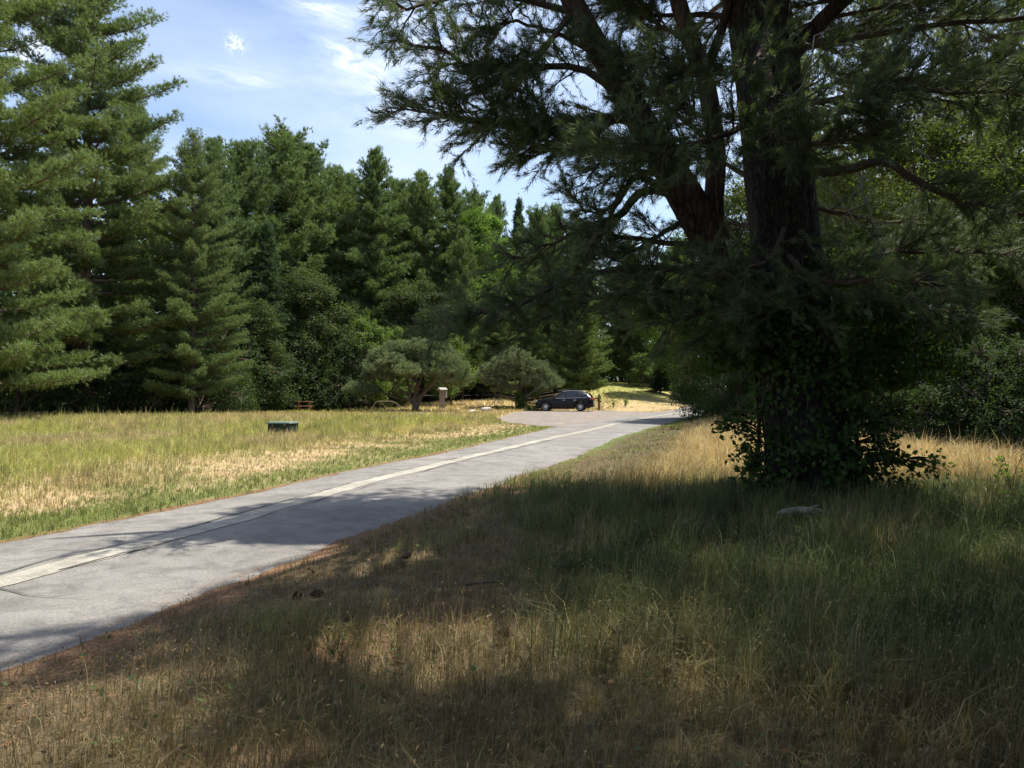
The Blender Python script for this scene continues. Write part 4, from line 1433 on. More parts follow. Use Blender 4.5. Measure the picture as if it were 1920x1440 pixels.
for i in (0, -1):
    ring = [v[0] for v in V[i]] + [v[1] for v in V[i][:-1]][::-1]
    bm.faces.new(ring)
body = bm_obj("body", bm, M_paint, car, True)
sm = body.modifiers.new("edge", 'EDGE_SPLIT'); sm.split_angle = R(38)
# dark wheel wells
for w in WHX:
    for sgn in (-1, 1):
        bm = bmesh.new()
        box_bm(bm, (w, sgn * .62, .52), (.86, .42, .5))
        bm_obj("wheel_well", bm, M_plastic, car)


def roof_y(x, f_):
    s = [float(np.interp(x, SA[:, 0], SA[:, k])) for k in range(1, 6)]
    zb, zl, zr, wb, wr = s
    y0, y1 = wb * .955, wr
    return (y0 + (y1 - y0) * f_, zl + (zr - zl) * f_)


def side_window(name, x0, x1, f0a, f0b, f1a, f1b, sgn):
    """window between stations x0..x1; lower fraction f0, upper fraction f1 at each end"""
    n = 8
    bm = bmesh.new()
    prev = None
    for k in range(n + 1):
        u = k / n; x = x0 + (x1 - x0) * u
        lo, hi = f0a + (f0b - f0a) * u, f1a + (f1b - f1a) * u
        col = []
        for q in (0, .33, .66, 1):
            fr_ = lo + (hi - lo) * q
            y, z = roof_y(x, fr_)
            bow = .02 * math.sin(min(1, max(0, fr_)) * math.pi)
            col.append(bm.verts.new((x, sgn * (y + .016 + bow), z)))
        if prev:
            for q in range(3):
                bm.faces.new([prev[q], prev[q + 1], col[q + 1], col[q]])
        prev = col
    return bm_obj(name, bm, M_glass, car, True)


for sgn in (-1, 1):
    side_window("side_window", -.80, .12, .10, .08, .20, .86, sgn)
    side_window("side_window", .18, 1.08, .08, .08, .86, .84, sgn)
    side_window("side_window", 1.14, 1.80, .10, .45, .82, .72, sgn)
    # door handles, mirror, sill, chrome line
    for hx_ in (.0, .92):
        boxes("door_handle", [((hx_, sgn * .985, .93), (.19, .03, .035))], M_chrome, car, .008)
    bm = bmesh.new(); box_bm(bm, (-.72, sgn * 1.06, 1.12), (.12, .2, .14), 0, .035); bm_obj("mirror", bm, M_paint, car, True)
    boxes("sill", [((-.07, sgn * .93, .235), (1.9, .09, .09))], M_plastic, car, .02)
    T = Tri()
    xl = np.linspace(-.78, 1.9, 22)
    pl = np.array([(x, sgn * (roof_y(x, .03)[0] + .012), roof_y(x, .03)[1]) for x in xl])
    tube(T, pl, np.full(22, .012), 5); T.build("window_trim", M_chrome, car)
    T = Tri()
    xl = np.linspace(-.15, 1.7, 18)
    tube(T, np.array([(x, sgn * (float(np.interp(x, SA[:, 0], SA[:, 5])) - .05), float(np.interp(x, SA[:, 0], SA[:, 3])) + .035) for x in xl]), np.full(18, .014), 5)
    T.build("roof_rail", M_chrome, car)
# windscreen and rear window
for nm, xa, xb, lift in (("windscreen", -.93, -.32, (-.02, .02)), ("rear_window", 2.02, 2.27, (.03, .03))):
    bm = bmesh.new(); prev = None
    for k in range(5):
        x = xa + (xb - xa) * k / 4
        wr = float(np.interp(x, SA[:, 0], SA[:, 5])); zr = float(np.interp(x, SA[:, 0], SA[:, 3]))
        col = [bm.verts.new((x + lift[0], wr * q, zr + lift[1] + .01 * (1 - abs(q)))) for q in (-.88, -.45, 0, .45, .88)]
        if prev:
            for q in range(4): bm.faces.new([prev[q], prev[q + 1], col[q + 1], col[q]])
        prev = col
    bm_obj(nm, bm, M_glass, car, True)
for sgn in (-1, 1):
    bm = bmesh.new(); box_bm(bm, (2.28, sgn * .80, 1.0), (.26, .22, .15), sgn * R(-14), .03); bm_obj("tail_lamp", bm, M_red, car, True)
    bm = bmesh.new(); box_bm(bm, (-2.22, sgn * .70, .80), (.30, .26, .12), sgn * R(16), .03); bm_obj("headlight", bm, M_lens, car, True)
boxes("number_plate", [((2.425, 0, .74), (.02, .32, .15))], M_plate, car)
boxes("bumper", [((2.36, 0, .42), (.2, 1.6, .16))], M_plastic, car, .05)
boxes("grille", [((-2.42, 0, .60), (.05, .9, .2))], M_chrome, car, .01)
boxes("spoiler", [((1.98, 0, 1.62), (.28, 1.12, .03))], M_paint, car, .012)


def wheel(x, sgn):
    w = empty("wheel", (x, sgn * .86, WR)); w.parent = car
    n = 36
    T = Tri()
    prof_ = [(-.12, .24), (-.12, .345), (-.09, .372), (.09, .372), (.12, .345), (.12, .24)]
    th = np.linspace(0, 2 * np.pi, n, endpoint=False)
    v = np.array([[(r * math.cos(a), yy_, r * math.sin(a)) for (yy_, r) in prof_] for a in th]).reshape(-1, 3)
    f = []
    m_ = len(prof_)
    for i in range(n):
        for j in range(m_ - 1):
            a, b = i * m_ + j, ((i + 1) % n) * m_ + j
            f += [(a, b, b + 1), (a, b + 1, a + 1)]
    T.add(v, f, (1, 1, 1)); T.build("tyre", M_tyre, w, smooth=True)
    T = Tri()
    v = []; f = []
    for (yy_, r) in ((sgn * .10, .252), (sgn * .10, .222), (sgn * .03, .215)):
        v += [(r * math.cos(a), yy_, r * math.sin(a)) for a in th]
    for q in range(2):
        for i in range(n):
            a, b = q * n + i, q * n + (i + 1) % n
            f += [(a, b, b + n), (a, b + n, a + n)]
    T.add(np.array(v), f, (1, 1, 1))
    for k in range(10):
        a = k * 2 * math.pi / 10
        d = np.array([math.cos(a), 0, math.sin(a)]); s = np.array([-math.sin(a), 0, math.cos(a)])
        wd0, wd1 = .030, .017
        yo = np.array([0, sgn * .095, 0])
        p4 = [d * .05 - s * wd0 + yo, d * .05 + s * wd0 + yo, d * .235 + s * wd1 + yo, d * .235 - s * wd1 + yo]
        p8 = p4 + [q - np.array([0, sgn * .03, 0]) for q in p4]
        T.add(np.array(p8), [(0, 1, 2), (0, 2, 3), (4, 6, 5), (4, 7, 6), (0, 3, 7), (0, 7, 4), (1, 5, 6), (1, 6, 2), (3, 2, 6), (3, 6, 7)], (1, 1, 1))
    v = [(.07 * math.cos(a), sgn * .102, .07 * math.sin(a)) for a in th] + [(0, sgn * .11, 0)]
    T.add(np.array(v), [(i, (i + 1) % n, n) for i in range(n)], (1, 1, 1))
    T.build("rim", M_rim, w)
    T = Tri()
    v = [(.22 * math.cos(a), sgn * .04, .22 * math.sin(a)) for a in th] + [(0, sgn * .04, 0)]
    T.add(np.array(v), [(i, (i + 1) % n, n) for i in range(n)], (1, 1, 1))
    T.build("brake_disc", M_plastic, w)


for w in WHX:
    for sgn in (-1, 1):
        wheel(w, sgn)

# ------------------------------------------------------------------ the big pine
rngH = np.random.default_rng(2024)
big = empty("big_pine", tuple(np.array([4.25, 11.3, float(terrain(4.25, 11.3))])))
tag(big, "huge old pine with forked stems and spreading dark boughs beside the road", "pine tree")
BASE = np.array([4.25, 11.3, float(terrain(4.25, 11.3))])
Tt, Tstem, Tb, Tf, Tdead = Tri(), Tri(), Tri(), Tri(), Tri()


def loc(p): return np.asarray(p, float) - BASE


def PL(l): return np.array([loc(P(*q)) for q in l])


tp = np.vstack([[0, 0, -.3]], )
tp = np.vstack([tp, PL([(1518, 930, 11.3), (1512, 830, 11.3), (1500, 700, 11.3), (1482, 560, 11.3), (1472, 450, 11.3), (1458, 300, 11.3), (1440, 150, 11.3), (1420, 0, 11.3), (1400, -200, 11.3),
                            (1385, -450, 11.35), (1375, -700, 11.4), (1370, -900, 11.4), (1372, -1060, 11.5)])])
tr = np.array([.78, .66, .57, .52, .49, .475, .465, .455, .425, .38, .30, .22, .13, .03])
nq = 190
tube(Tt, polyline(tp, nq), np.interp(np.linspace(0, 1, nq), np.linspace(0, 1, 14), tr), 72, rough=.20, seed=3)
trunk_o = Tt.build("trunk", bark_mat("big_pine_bark", (.012, .011, .010), (.070, .062, .056), 9, 1.0, .30), big, smooth=True)

stemB = PL([(1470, 640, 11.3), (1410, 560, 11.2), (1345, 470, 11.0), (1275, 350, 10.8), (1215, 250, 10.7), (1157, 150, 10.6), (1090, 35, 10.5), (1040, -80, 10.45), (990, -260, 10.4), (960, -480, 10.4), (950, -700, 10.4)])
tube(Tstem, polyline(stemB, 90), np.interp(np.linspace(0, 1, 90), np.linspace(0, 1, 11), [.30, .28, .25, .235, .20, .17, .15, .13, .10, .07, .03]), 30, rough=.22, seed=8)
stemC = PL([(1335, 455, 11.0), (1338, 380, 11.0), (1342, 280, 11.0), (1322, 150, 11.05), (1290, 60, 11.1), (1262, -40, 11.1), (1230, -250, 11.1), (1210, -500, 11.1)])
tube(Tstem, polyline(stemC, 70), np.interp(np.linspace(0, 1, 70), np.linspace(0, 1, 8), [.15, .14, .13, .125, .12, .11, .08, .03]), 24, rough=.2, seed=9)
stemD = PL([(1320, 140, 11.05), (1345, 80, 11.1), (1362, 20, 11.2), (1385, -120, 11.3)])
tube(Tstem, polyline(stemD, 30), np.linspace(.08, .05, 30), 14, rough=.2)
stemE = PL([(1460, 130, 11.3), (1560, 20, 11.6), (1650, -60, 11.8), (1760, -220, 12.0), (1850, -480, 12.2)])
tube(Tstem, polyline(stemE, 40), np.linspace(.14, .04, 40), 14, rough=.2)
Tstem.build("stems", bark_mat("stem_bark", (.020, .014, .012), (.095, .064, .05), 6, .8), big, smooth=True)

TC, TD = [], []
# gaps in the high crown: where the sun comes through onto the road and in flecks onto the grass
COT = math.cos(SUN_EL) / math.sin(SUN_EL)
GAPS = [(-.35, 4.8, 1.0, .42), (-1.55, 7.5, .8, .9), (-.75, 9.4, .55, .45), (-2.2, 4.1, .5, .22), (.3, 12.2, .5, .25), (1.2, 13.2, .6, .3)]


ZMIN = [7.0]


def sunlit_gap(p, zmin=None, flecks=True):
    p = np.asarray(p)
    zmin = ZMIN[0] if zmin is None else zmin
    w = p + BASE
    gx = w[..., 0] - SUN_H[0] * COT * w[..., 2]; gy = w[..., 1] - SUN_H[1] * COT * w[..., 2]
    wob = (fnoise(gx, gy, 1.1, 5, 3) - .5)
    g = (gx < Nx(gy) - .15 + wob) & (gy > 5.4 + wob) & (gy < 8.1 + 1.8 * wob)
    g |= (gx < Fx(gy) + 1.2 + .26 * np.clip(gy - 10.5, 0, 8) + 1.4 * wob) & (gy > 5.4 + wob)
    for a, b, ra, rb in (GAPS if flecks else []):
        g |= ((gx - a) / ra) ** 2 + ((gy - b) / rb) ** 2 < 1
    return g & (w[..., 2] > zmin)


SPa, SPb, SPr = [], [], []


def bough(pts, r0, r1, ntw, tl, t0=.2, dens=1.0, rng=rngH, droop=-.12, updir=.15, bare=False, tip=True, flat=.5):
    pts = polyline(pts, 16)
    # slight natural kinks
    kk = rng.normal(0, 1, (16, 3)) * np.linspace(0, 1, 16)[:, None] * .03
    pts = pts + kk
    gp = np.nonzero(sunlit_gap(pts, flecks=False))[0]
    if len(gp):
        if gp[0] < 5:
            return
        pts = polyline(pts[:gp[0] + 1], 16)
    tube(Tb, pts, np.linspace(r0, r1, 16), 8, rough=.15)
    s = np.linspace(0, 1, 16)
    tan = unit(np.gradient(pts, axis=0))
    n = int(ntw * (1.05 if ZMIN[0] > 6.5 else 1.25))
    tt = np.sort(rng.uniform(t0, 1, n)) if n else np.zeros(0)
    for k, t_ in enumerate(tt):
        bp = np.array([np.interp(t_, s, pts[:, q]) for q in range(3)])
        bt = unit(np.array([np.interp(t_, s, tan[:, q]) for q in range(3)]))
        sv = unit(np.cross(bt, [0, 0, 1.0])) * (1 if k % 2 else -1)
        el = rng.normal(0, flat)
        dv = unit(bt * rng.uniform(.5, 1.0) + sv * rng.uniform(.4, 1.0) + np.array([0, 0, el + updir]))
        L = tl * (1.05 - .6 * t_) * rng.uniform(.55, 1.25)
        m_ = 6
        u = np.linspace(0, 1, m_)[:, None]
        tw = bp + dv * L * u + np.array([0, 0, droop * L]) * u ** 2 + rng.normal(0, .02, (m_, 3)) * u
        if sunlit_gap(tw).mean() > .4:
            continue
        tube(Tb, tw, np.linspace(.010 + .006 * L, .004, m_), 4)
        if bare:
            continue
        ns = max(4, int(15 * L))
        su = rng.uniform(.15, 1.0, ns)
        sp = np.stack([np.interp(su, u[:, 0], tw[:, q]) for q in range(3)], 1)
        sd_ = unit(dv + rng.normal(0, .62, (ns, 3)) * np.array([1, 1, .75]))
        sl = rng.uniform(.14, .38, (ns, 1)) * (1.15 - .4 * su[:, None])
        se = sp + sd_ * sl + np.array([0, 0, -.04]) * sl
        SPa.append(sp); SPb.append(se); SPr.append(np.full(ns, .0045))
        nt_ = max(1, int(round(4.6 * dens)))
        for q in range(nt_):
            w = (q + 1) / nt_
            TC.append(sp + (se - sp) * (w + rng.normal(0, .05, (ns, 1))))
            TD.append(sd_ + rng.normal(0, .18, (ns, 3)) + np.array([0, 0, .12]))
        TC.append(tw[3:]); TD.append(np.tile(dv, (m_ - 3, 1)))
    if tip and not bare:
        for q in range(6):
            TC.append(pts[-4:] + rng.normal(0, .05, (4, 3))); TD.append(tan[-4:] + rng.normal(0, .3, (4, 3)))


# boughs read off the photograph, each at its own distance
B = [
    # left reaching boughs against the sky
    ([(1200, 225, 10.7), (1100, 132, 10.5), (1000, 127, 10.3), (893, 130, 9.9), (820, 95, 9.6), (735, 62, 9.3)], .06, .010, 40, .95, .22),
    ([(1230, 262, 10.75), (1160, 222, 10.7), (1040, 228, 10.3), (930, 228, 10.0), (850, 215, 9.8), (752, 199, 9.6)], .065, .010, 50, 1.0, .15),
    ([(1075, 20, 10.5), (1020, 90, 10.2), (985, 140, 10.0), (925, 200, 9.8), (870, 212, 9.7)], .045, .008, 24, .8, .3),
    ([(1080, 25, 10.5), (960, -5, 10.3), (850, -8, 9.6), (775, 15, 9.2), (712, 0, 9.0)], .05, .008, 34, .9, .1),
    ([(1060, -60, 10.5), (900, -110, 10.3), (790, -90, 10.1), (700, -60, 10.0)], .05, .008, 30, .9, .1),
    ([(1130, 110, 10.6), (1040, 60, 10.6), (960, 40, 10.4), (905, 60, 10.3)], .04, .008, 22, .8, .15),
    ([(1180, 200, 10.6), (1100, 260, 10.2), (1010, 275, 10.0), (950, 262, 9.9)], .045, .008, 26, .8, .15),
    ([(1240, 290, 10.8), (1140, 280, 10.4), (1060, 262, 10.1), (990, 250, 9.9)], .045, .008, 26, .75, .15),
    ([(1270, 340, 10.8), (1200, 320, 10.4), (1130, 300, 10.1), (1070, 268, 9.9)], .04, .008, 22, .7, .2),
    # pair of limbs sweeping down to the left
    ([(1300, 380, 10.9), (1215, 355, 10.8), (1165, 400, 10.8), (1130, 440, 10.8), (1100, 480, 10.8)], .075, .028, 14, .7, .35),
    ([(1262, 340, 10.8), (1240, 350, 10.4), (1190, 330, 10.3), (1160, 380, 10.3), (1128, 430, 10.2), (1090, 478, 10.2)], .06, .02, 14, .7, .3),
    ([(1200, 300, 10.7), (1185, 300, 10.6), (1150, 380, 10.5), (1105, 400, 10.4), (1060, 345, 10.3)], .03, .008, 16, .55, .45),
    ([(1345, 470, 11.0), (1300, 410, 11.1), (1240, 440, 11.2), (1180, 470, 11.3), (1110, 490, 11.4)], .05, .015, 18, .7, .3),
    # low drooping boughs left of the trunk
    ([(1440, 600, 11.2), (1330, 520, 10.9), (1200, 500, 10.6), (1080, 520, 10.3), (970, 570, 10.0), (880, 592, 9.8), (835, 600, 9.7)], .06, .012, 44, .85, .25),
    ([(1440, 560, 11.2), (1330, 470, 11.0), (1200, 450, 10.9), (1100, 430, 10.8), (1010, 470, 10.7), (930, 500, 10.6)], .05, .010, 26, .75, .3),
    ([(1450, 620, 11.1), (1340, 560, 10.7), (1230, 545, 10.4), (1120, 560, 10.2), (1030, 590, 10.0), (960, 630, 9.9)], .05, .010, 30, .8, .25),
    ([(1450, 600, 11.4), (1350, 600, 11.7), (1270, 570, 12.0), (1190, 560, 12.3), (1110, 545, 12.5)], .05, .010, 22, .85, .3),
    ([(1450, 570, 11.0), (1370, 520, 10.5), (1290, 500, 10.1), (1210, 520, 9.9), (1140, 560, 9.7)], .04, .010, 20, .8, .2),
    ([(1460, 640, 11.1), (1380, 600, 10.7), (1310, 590, 10.3), (1250, 610, 10.1)], .04, .010, 26, .8, .2),
    # boughs crossing in front of the trunk
    ([(1440, 160, 10.9), (1420, 215, 10.0), (1350, 255, 9.3), (1270, 275, 8.9), (1180, 262, 8.7), (1110, 268, 8.6)], .05, .010, 48, .9, .15),
    ([(1440, 120, 10.9), (1450, 170, 10.0), (1500, 190, 9.2), (1600, 180, 8.8), (1720, 165, 8.6), (1860, 175, 8.5), (1960, 190, 8.5)], .05, .012, 56, .9, .2),
    ([(1450, 170, 10.9), (1440, 230, 10.1), (1460, 270, 9.5), (1550, 268, 9.1), (1640, 250, 9.0)], .04, .010, 34, .8, .2),
    ([(1440, 60, 10.9), (1420, 110, 10.0), (1370, 140, 9.4), (1300, 130, 9.0), (1240, 110, 8.8)], .045, .010, 34, .8, .2),
    ([(1470, 430, 10.8), (1450, 480, 10.0), (1400, 500, 9.5), (1340, 490, 9.2)], .04, .010, 14, .8, .15),
    ([(1480, 480, 10.8), (1520, 520, 10.0), (1600, 530, 9.5), (1690, 520, 9.2), (1780, 540, 9.0)], .045, .010, 24, .85, .15),
    ([(1480, 520, 10.8), (1490, 560, 10.1), (1450, 580, 9.7), (1400, 560, 9.5)], .035, .010, 10, .7, .15),
    # right side
    ([(1515, 325, 11.2), (1590, 318, 11.0), (1655, 302, 10.8), (1710, 330, 10.7), (1780, 372, 10.6), (1850, 385, 10.5), (1930, 405, 10.5)], .075, .025, 20, .9, .45),
    ([(1500, 215, 11.3), (1600, 205, 11.0), (1680, 152, 10.8), (1760, 160, 10.7), (1900, 163, 10.6)], .06, .02, 34, .9, .25),
    ([(1660, 155, 10.8), (1740, 185, 10.8), (1830, 200, 10.9), (1920, 230, 11.0)], .03, .01, 26, .8, .2),
    ([(1490, 560, 11.3), (1600, 490, 11.4), (1740, 470, 11.5), (1900, 480, 11.6)], .05, .012, 44, .9, .25),
    ([(1500, 600, 11.3), (1600, 560, 11.0), (1720, 570, 10.9), (1850, 600, 10.9)], .05, .012, 28, .9, .2),
    ([(1480, 380, 11.5), (1580, 400, 12.2), (1700, 420, 12.8), (1830, 430, 13.2)], .05, .012, 40, .9, .25),
    ([(1460, 90, 11.5), (1570, 70, 12.2), (1700, 40, 12.8), (1850, 30, 13.2)], .05, .012, 24, .9, .3),
    ([(1440, 0, 11.3), (1560, -40, 11.0), (1700, -70, 10.8), (1860, -60, 10.7)], .06, .012, 44, 1.0, .2),
    ([(1420, -60, 11.3), (1300, -60, 11.2), (1200, -40, 11.1), (1100, -70, 11.0)], .05, .012, 40, .9, .15),
    ([(1340, 280, 11.0), (1300, 240, 11.3), (1230, 180, 11.6), (1150, 120, 11.8), (1080, 60, 12.0)], .045, .010, 40, .85, .2),
    ([(1342, 230, 11.0), (1280, 200, 10.6), (1210, 160, 10.4), (1120, 90, 10.3)], .04, .010, 34, .8, .2),
    ([(1300, 80, 11.1), (1240, 50, 11.3), (1180, 10, 11.5), (1110, -20, 11.6)], .04, .010, 34, .85, .15),
    ([(1400, 330, 11.6), (1340, 300, 12.2), (1260, 300, 12.7), (1180, 290, 13.0)], .04, .010, 34, .85, .2),
    ([(1430, 430, 11.6), (1370, 420, 12.2), (1300, 430, 12.7)], .04, .010, 22, .8, .2),
]
for pl, r0, r1, n, tl, t0 in B:
    bough(PL(pl), r0, r1, n, tl, t0)
# the upper crown, above the frame: it throws the shade over the verge, the grass and the road
zaxis = polyline(tp, 60)


def axis_at(z):
    return np.array([np.interp(z, zaxis[:, 2], zaxis[:, 0]), np.interp(z, zaxis[:, 2], zaxis[:, 1]), z])


ZMIN[0] = 6.2
for k in range(26):
    z = 9.0 + 4.6 * (k / 26)
    o = axis_at(z)
    e_ = np.array([rngH.uniform(-.4, 4.6), rngH.uniform(3.6, 7.6), z + BASE[2] + rngH.uniform(.2, .8)]) - BASE
    d = e_ - o
    bough([o, o + d * .35 + [0, 0, .25], o + d * .7 + [0, 0, .2], o + d], .06, .01, 30, 1.15, .25, .8)
for k in range(80):
    z = 6.4 + 8.6 * (k / 80) + rngH.normal(0, .2)
    az = k * 2.399 + rngH.normal(0, .2)
    L = np.interp(z, [6, 9, 13, 15], [6.2, 6.8, 6.6, 4.4]) * rngH.uniform(.7, 1.1)
    d = np.array([math.cos(az), math.sin(az), 0])
    L *= .42 + .58 * (.5 + .5 * (d[0] * .62 - d[1] * .78))
    if d[0] < -.3 and z < 9: L *= .75
    o = axis_at(z)
    pts = [o, o + d * L * .35 + [0, 0, .25], o + d * L * .7 + [0, 0, .35], o + d * L + [0, 0, .6]]
    bough(pts, .06, .01, int(L * 4.6), 1.15, .2, .8)
# upper part of the leaning stems
for st_, z0, z1, n in ((polyline(stemB, 40), 7.2, 11.6, 15), (polyline(stemC, 40), 7.0, 10.5, 10), (polyline(stemE, 40), 6.8, 10.2, 10)):
    for k in range(n):
        z = z0 + (z1 - z0) * k / n
        o = np.array([np.interp(z, st_[:, 2], st_[:, 0]), np.interp(z, st_[:, 2], st_[:, 1]), z])
        az = k * 2.399
        d = np.array([math.cos(az), math.sin(az), 0]); L = rngH.uniform(1.8, 3.2)
        bough([o, o + d * L * .5 + [0, 0, .2], o + d * L + [0, 0, .35]], .035, .008, int(L * 6), .9, .15, .8)
for k in range(60):   # fine dead twigs hanging under the low limbs
    pl = B[rngH.integers(13, len(B))][0]
    q = PL(pl)[rngH.integers(1, len(pl))] + rngH.normal(0, .15, 3)
    for j in range(3):
        e2 = q + np.array([rngH.normal(0, .25), rngH.normal(0, .2), -rngH.uniform(.2, .7)])
        spikes(Tb, q[None], e2[None], .006)
        q = q + (e2 - q) * .5
spikes(Tb, np.concatenate(SPa), np.concatenate(SPb), np.concatenate(SPr))
Tb.build("branches", M_twig, big, smooth=True)
TC = np.concatenate(TC); TD = np.concatenate(TD)
kk = ~sunlit_gap(TC)
tufts(Tf, TC[kk], TD[kk], rngH, 8, .115, .0078, .62, (.086, .124, .066), .28, .2)
Tf.build("crown", M_needle, big)
# dead bare twigs
for pl, r in [([(1725, 25, 10.4), (1690, 0, 10.4), (1640, 30, 10.2), (1535, 62, 9.6), (1515, 130, 9.3), (1495, 175, 9.2), (1449, 213, 9.1)], .014),
              ([(1449, 213, 9.1), (1447, 235, 9.1), (1453, 252, 9.1), (1480, 265, 9.1)], .007),
              ([(1610, 310, 11), (1622, 370, 10.9), (1640, 430, 10.9), (1664, 500, 10.8)], .022),
              ([(1535, 330, 11), (1570, 370, 10.9), (1600, 410, 10.8), (1640, 450, 10.8)], .016),
              ([(1655, 310, 10.8), (1606, 350, 10.8), (1590, 400, 10.7), (1560, 440, 10.7)], .012),
              ([(1700, 250, 10.7), (1745, 300, 10.6), (1830, 306, 10.5), (1900, 320, 10.5)], .014),
              ([(1740, 520, 10.9), (1745, 600, 10.8), (1700, 650, 10.8)], .013), ([(1745, 570, 10.8), (1780, 610, 10.8), (1790, 660, 10.8)], .010),
              ([(1360, 560, 11.5), (1345, 550, 11.5), (1320, 590, 11.5)], .010), ([(1520, 300, 11), (1540, 260, 10.9), (1575, 230, 10.8)], .012),
              ([(1840, 75, 10.9), (1880, 65, 10.8), (1960, 58, 10.7)], .045)]:
    q = polyline(PL(pl), 18); q = q + rngH.normal(0, .012, q.shape)
    tube(Tdead, q, np.linspace(r, r * .35, 18), 6)
    for k in range(7):
        i0 = rngH.integers(4, 17); dv = unit(q[i0] - q[i0 - 2] + rngH.normal(0, .12, 3)) * rngH.uniform(.15, .5)
        spikes(Tdead, q[i0][None], (q[i0] + dv)[None], r * .4)
    Tdead.build("dead_twig", M_dead, big, smooth=True)
    Tdead = Tri()

# climbing vine round the lower trunk
Tl, Ts = Tri(), Tri()
rng = np.random.default_rng(314)


def spray(a, b, n, size=.085, r=.012, sag=.1):
    a, b = np.asarray(a, float), np.asarray(b, float)
    pts = polyline([a, (a + b) / 2 + [0, 0, sag], b], 9)
    tube(Ts, pts, np.linspace(r, r * .3, 9), 5)
    u = rng.uniform(.2, 1.02, n) ** .8
    q = np.stack([np.interp(u, np.linspace(0, 1, 9), pts[:, k]) for k in range(3)], 1) + rng.normal(0, .07, (n, 3))
    leaves(Tl, q, rng.normal(0, .4, (n, 3)) + [0, -.2, .8], rng, size, (.045, .085, .028), .35, .35, .15, .72)


for c, r, n in [((0, -.2, 1.2), (.92, .82, 1.0), 3400), ((.05, -.2, 2.2), (.9, .82, .7), 3000), ((.75, 0, 1.95), (.85, .8, .75), 2800), ((-1.0, .2, 2.35), (.9, .9, .7), 2200), ((1.5, .3, 2.25), (.9, .9, .65), 2200), ((-.55, -.1, 2.0), (.6, .7, .55), 1500),
                ((.3, -.2, .45), (.95, .9, .5), 1900), ((-1.05, .3, 2.05), (.55, .7, .5), 1300), ((1.4, .2, 1.75), (.6, .7, .5), 1400), ((.1, -.2, 3.1), (.6, .65, .6), 700), ((-.35, -.3, .55), (.6, .5, .5), 800)]:
    pts, d = blob_points(rng, n, np.array(c), np.array(r), .45)
    pts = pts + (np.stack([fnoise(pts[:, 0] * 2 + q * 5, pts[:, 2] * 2, .7, 50 + q, 2) for q in range(3)], 1) - .5) * .6
    keep = (np.hypot(pts[:, 0], pts[:, 1]) > .6)
    pts, d = pts[keep], d[keep]
    pts[:, 2] = np.maximum(pts[:, 2], .04)
    leaves(Tl, pts, d + [0, -.1, .6], rng, .092, (.042, .080, .027), .35, .3, .12, .72)
for k in range(26):
    a = rng.uniform(0, 6.28)
    z = np.linspace(-.1, rng.uniform(1.5, 3.6), 12)
    rr = np.interp(z, [-.1, .3, 1.2, 3.6], [.86, .72, .62, .56])
    aa = a + np.cumsum(rng.normal(0, .08, 12))
    ox = np.interp(z, zaxis[:, 2], zaxis[:, 0]); oy = np.interp(z, zaxis[:, 2], zaxis[:, 1])
    tube(Ts, np.stack([ox + np.cos(aa) * rr, oy + np.sin(aa) * rr, z], 1), np.full(12, .016), 5)
SPRAYS = [((1430, 815, 11.1), (1375, 808, 10.9)), ((1430, 830, 11.1), (1385, 835, 10.9)), ((1435, 860, 11.0), (1395, 868, 10.8)), ((1440, 880, 11.0), (1388, 895, 10.8)),
          ((1600, 800, 11.2), (1700, 815, 11.0)), ((1605, 830, 11.2), (1680, 840, 11.0)), ((1605, 850, 11.1), (1700, 860, 10.9)), ((1610, 870, 11.1), (1770, 878, 10.8)),
          ((1600, 890, 11.0), (1700, 900, 10.8)), ((1440, 910, 10.9), (1400, 935, 10.6)), ((1600, 910, 10.9), (1660, 935, 10.6)), ((1650, 780, 11.4), (1720, 790, 11.3)), ((1400, 780, 11.3), (1350, 800, 11.2)),
          ((1700, 860, 10.9), (1765, 888, 10.8)), ((1420, 800, 11.1), (1358, 815, 10.9)), ((1640, 860, 11.1), (1730, 895, 10.9))]
for a, b in SPRAYS:
    for q in range(3):
        jit = rng.normal(0, .07, 3)
        spray(loc(P(*a)), loc(P(*b)) + jit, 26)
o = Ts.build("climbing_vine", plain("vine_stem", (.035, .028, .022), .9, 0, .1), None, tuple(BASE), smooth=True)
tag(o, "dark leafy vine thicket climbing the foot of the big pine trunk", "vine")
Tl.build("foliage", M_leaf, o)

# small leafy plants in the grass right of the trunk
for px, py, d, hh_, lab in [(1895, 890, 11.2, .75, "small leafy plant at the right edge with a bright sprig top"), (1905, 950, 9.9, .5, "low leafy plant at the right edge below the bright sprig")]:
    xq = P(px, 735, d)[0]
    Tl, Ts2 = Tri(), Tri()
    for k in range(5):
        tip = np.array([rng.normal(0, .16), rng.normal(0, .12), hh_ * rng.uniform(.6, 1)])
        tube(Ts2, polyline([(0, 0, 0), tip * [.3, .3, .55], tip], 5), np.linspace(.008, .003, 5), 4)
        u = rng.uniform(.4, 1, (14, 1))
        leaves(Tl, tip * u + rng.normal(0, .03, (14, 3)), rng.normal(0, .3, (14, 3)) + [0, 0, 1], rng, .08, (.07, .13, .035))
    o = Ts2.build("leafy_plant", M_twig, None, (xq, d, float(terrain(xq, d)))); tag(o, lab, "plant")
    Tl.build("foliage", M_leaf, o)

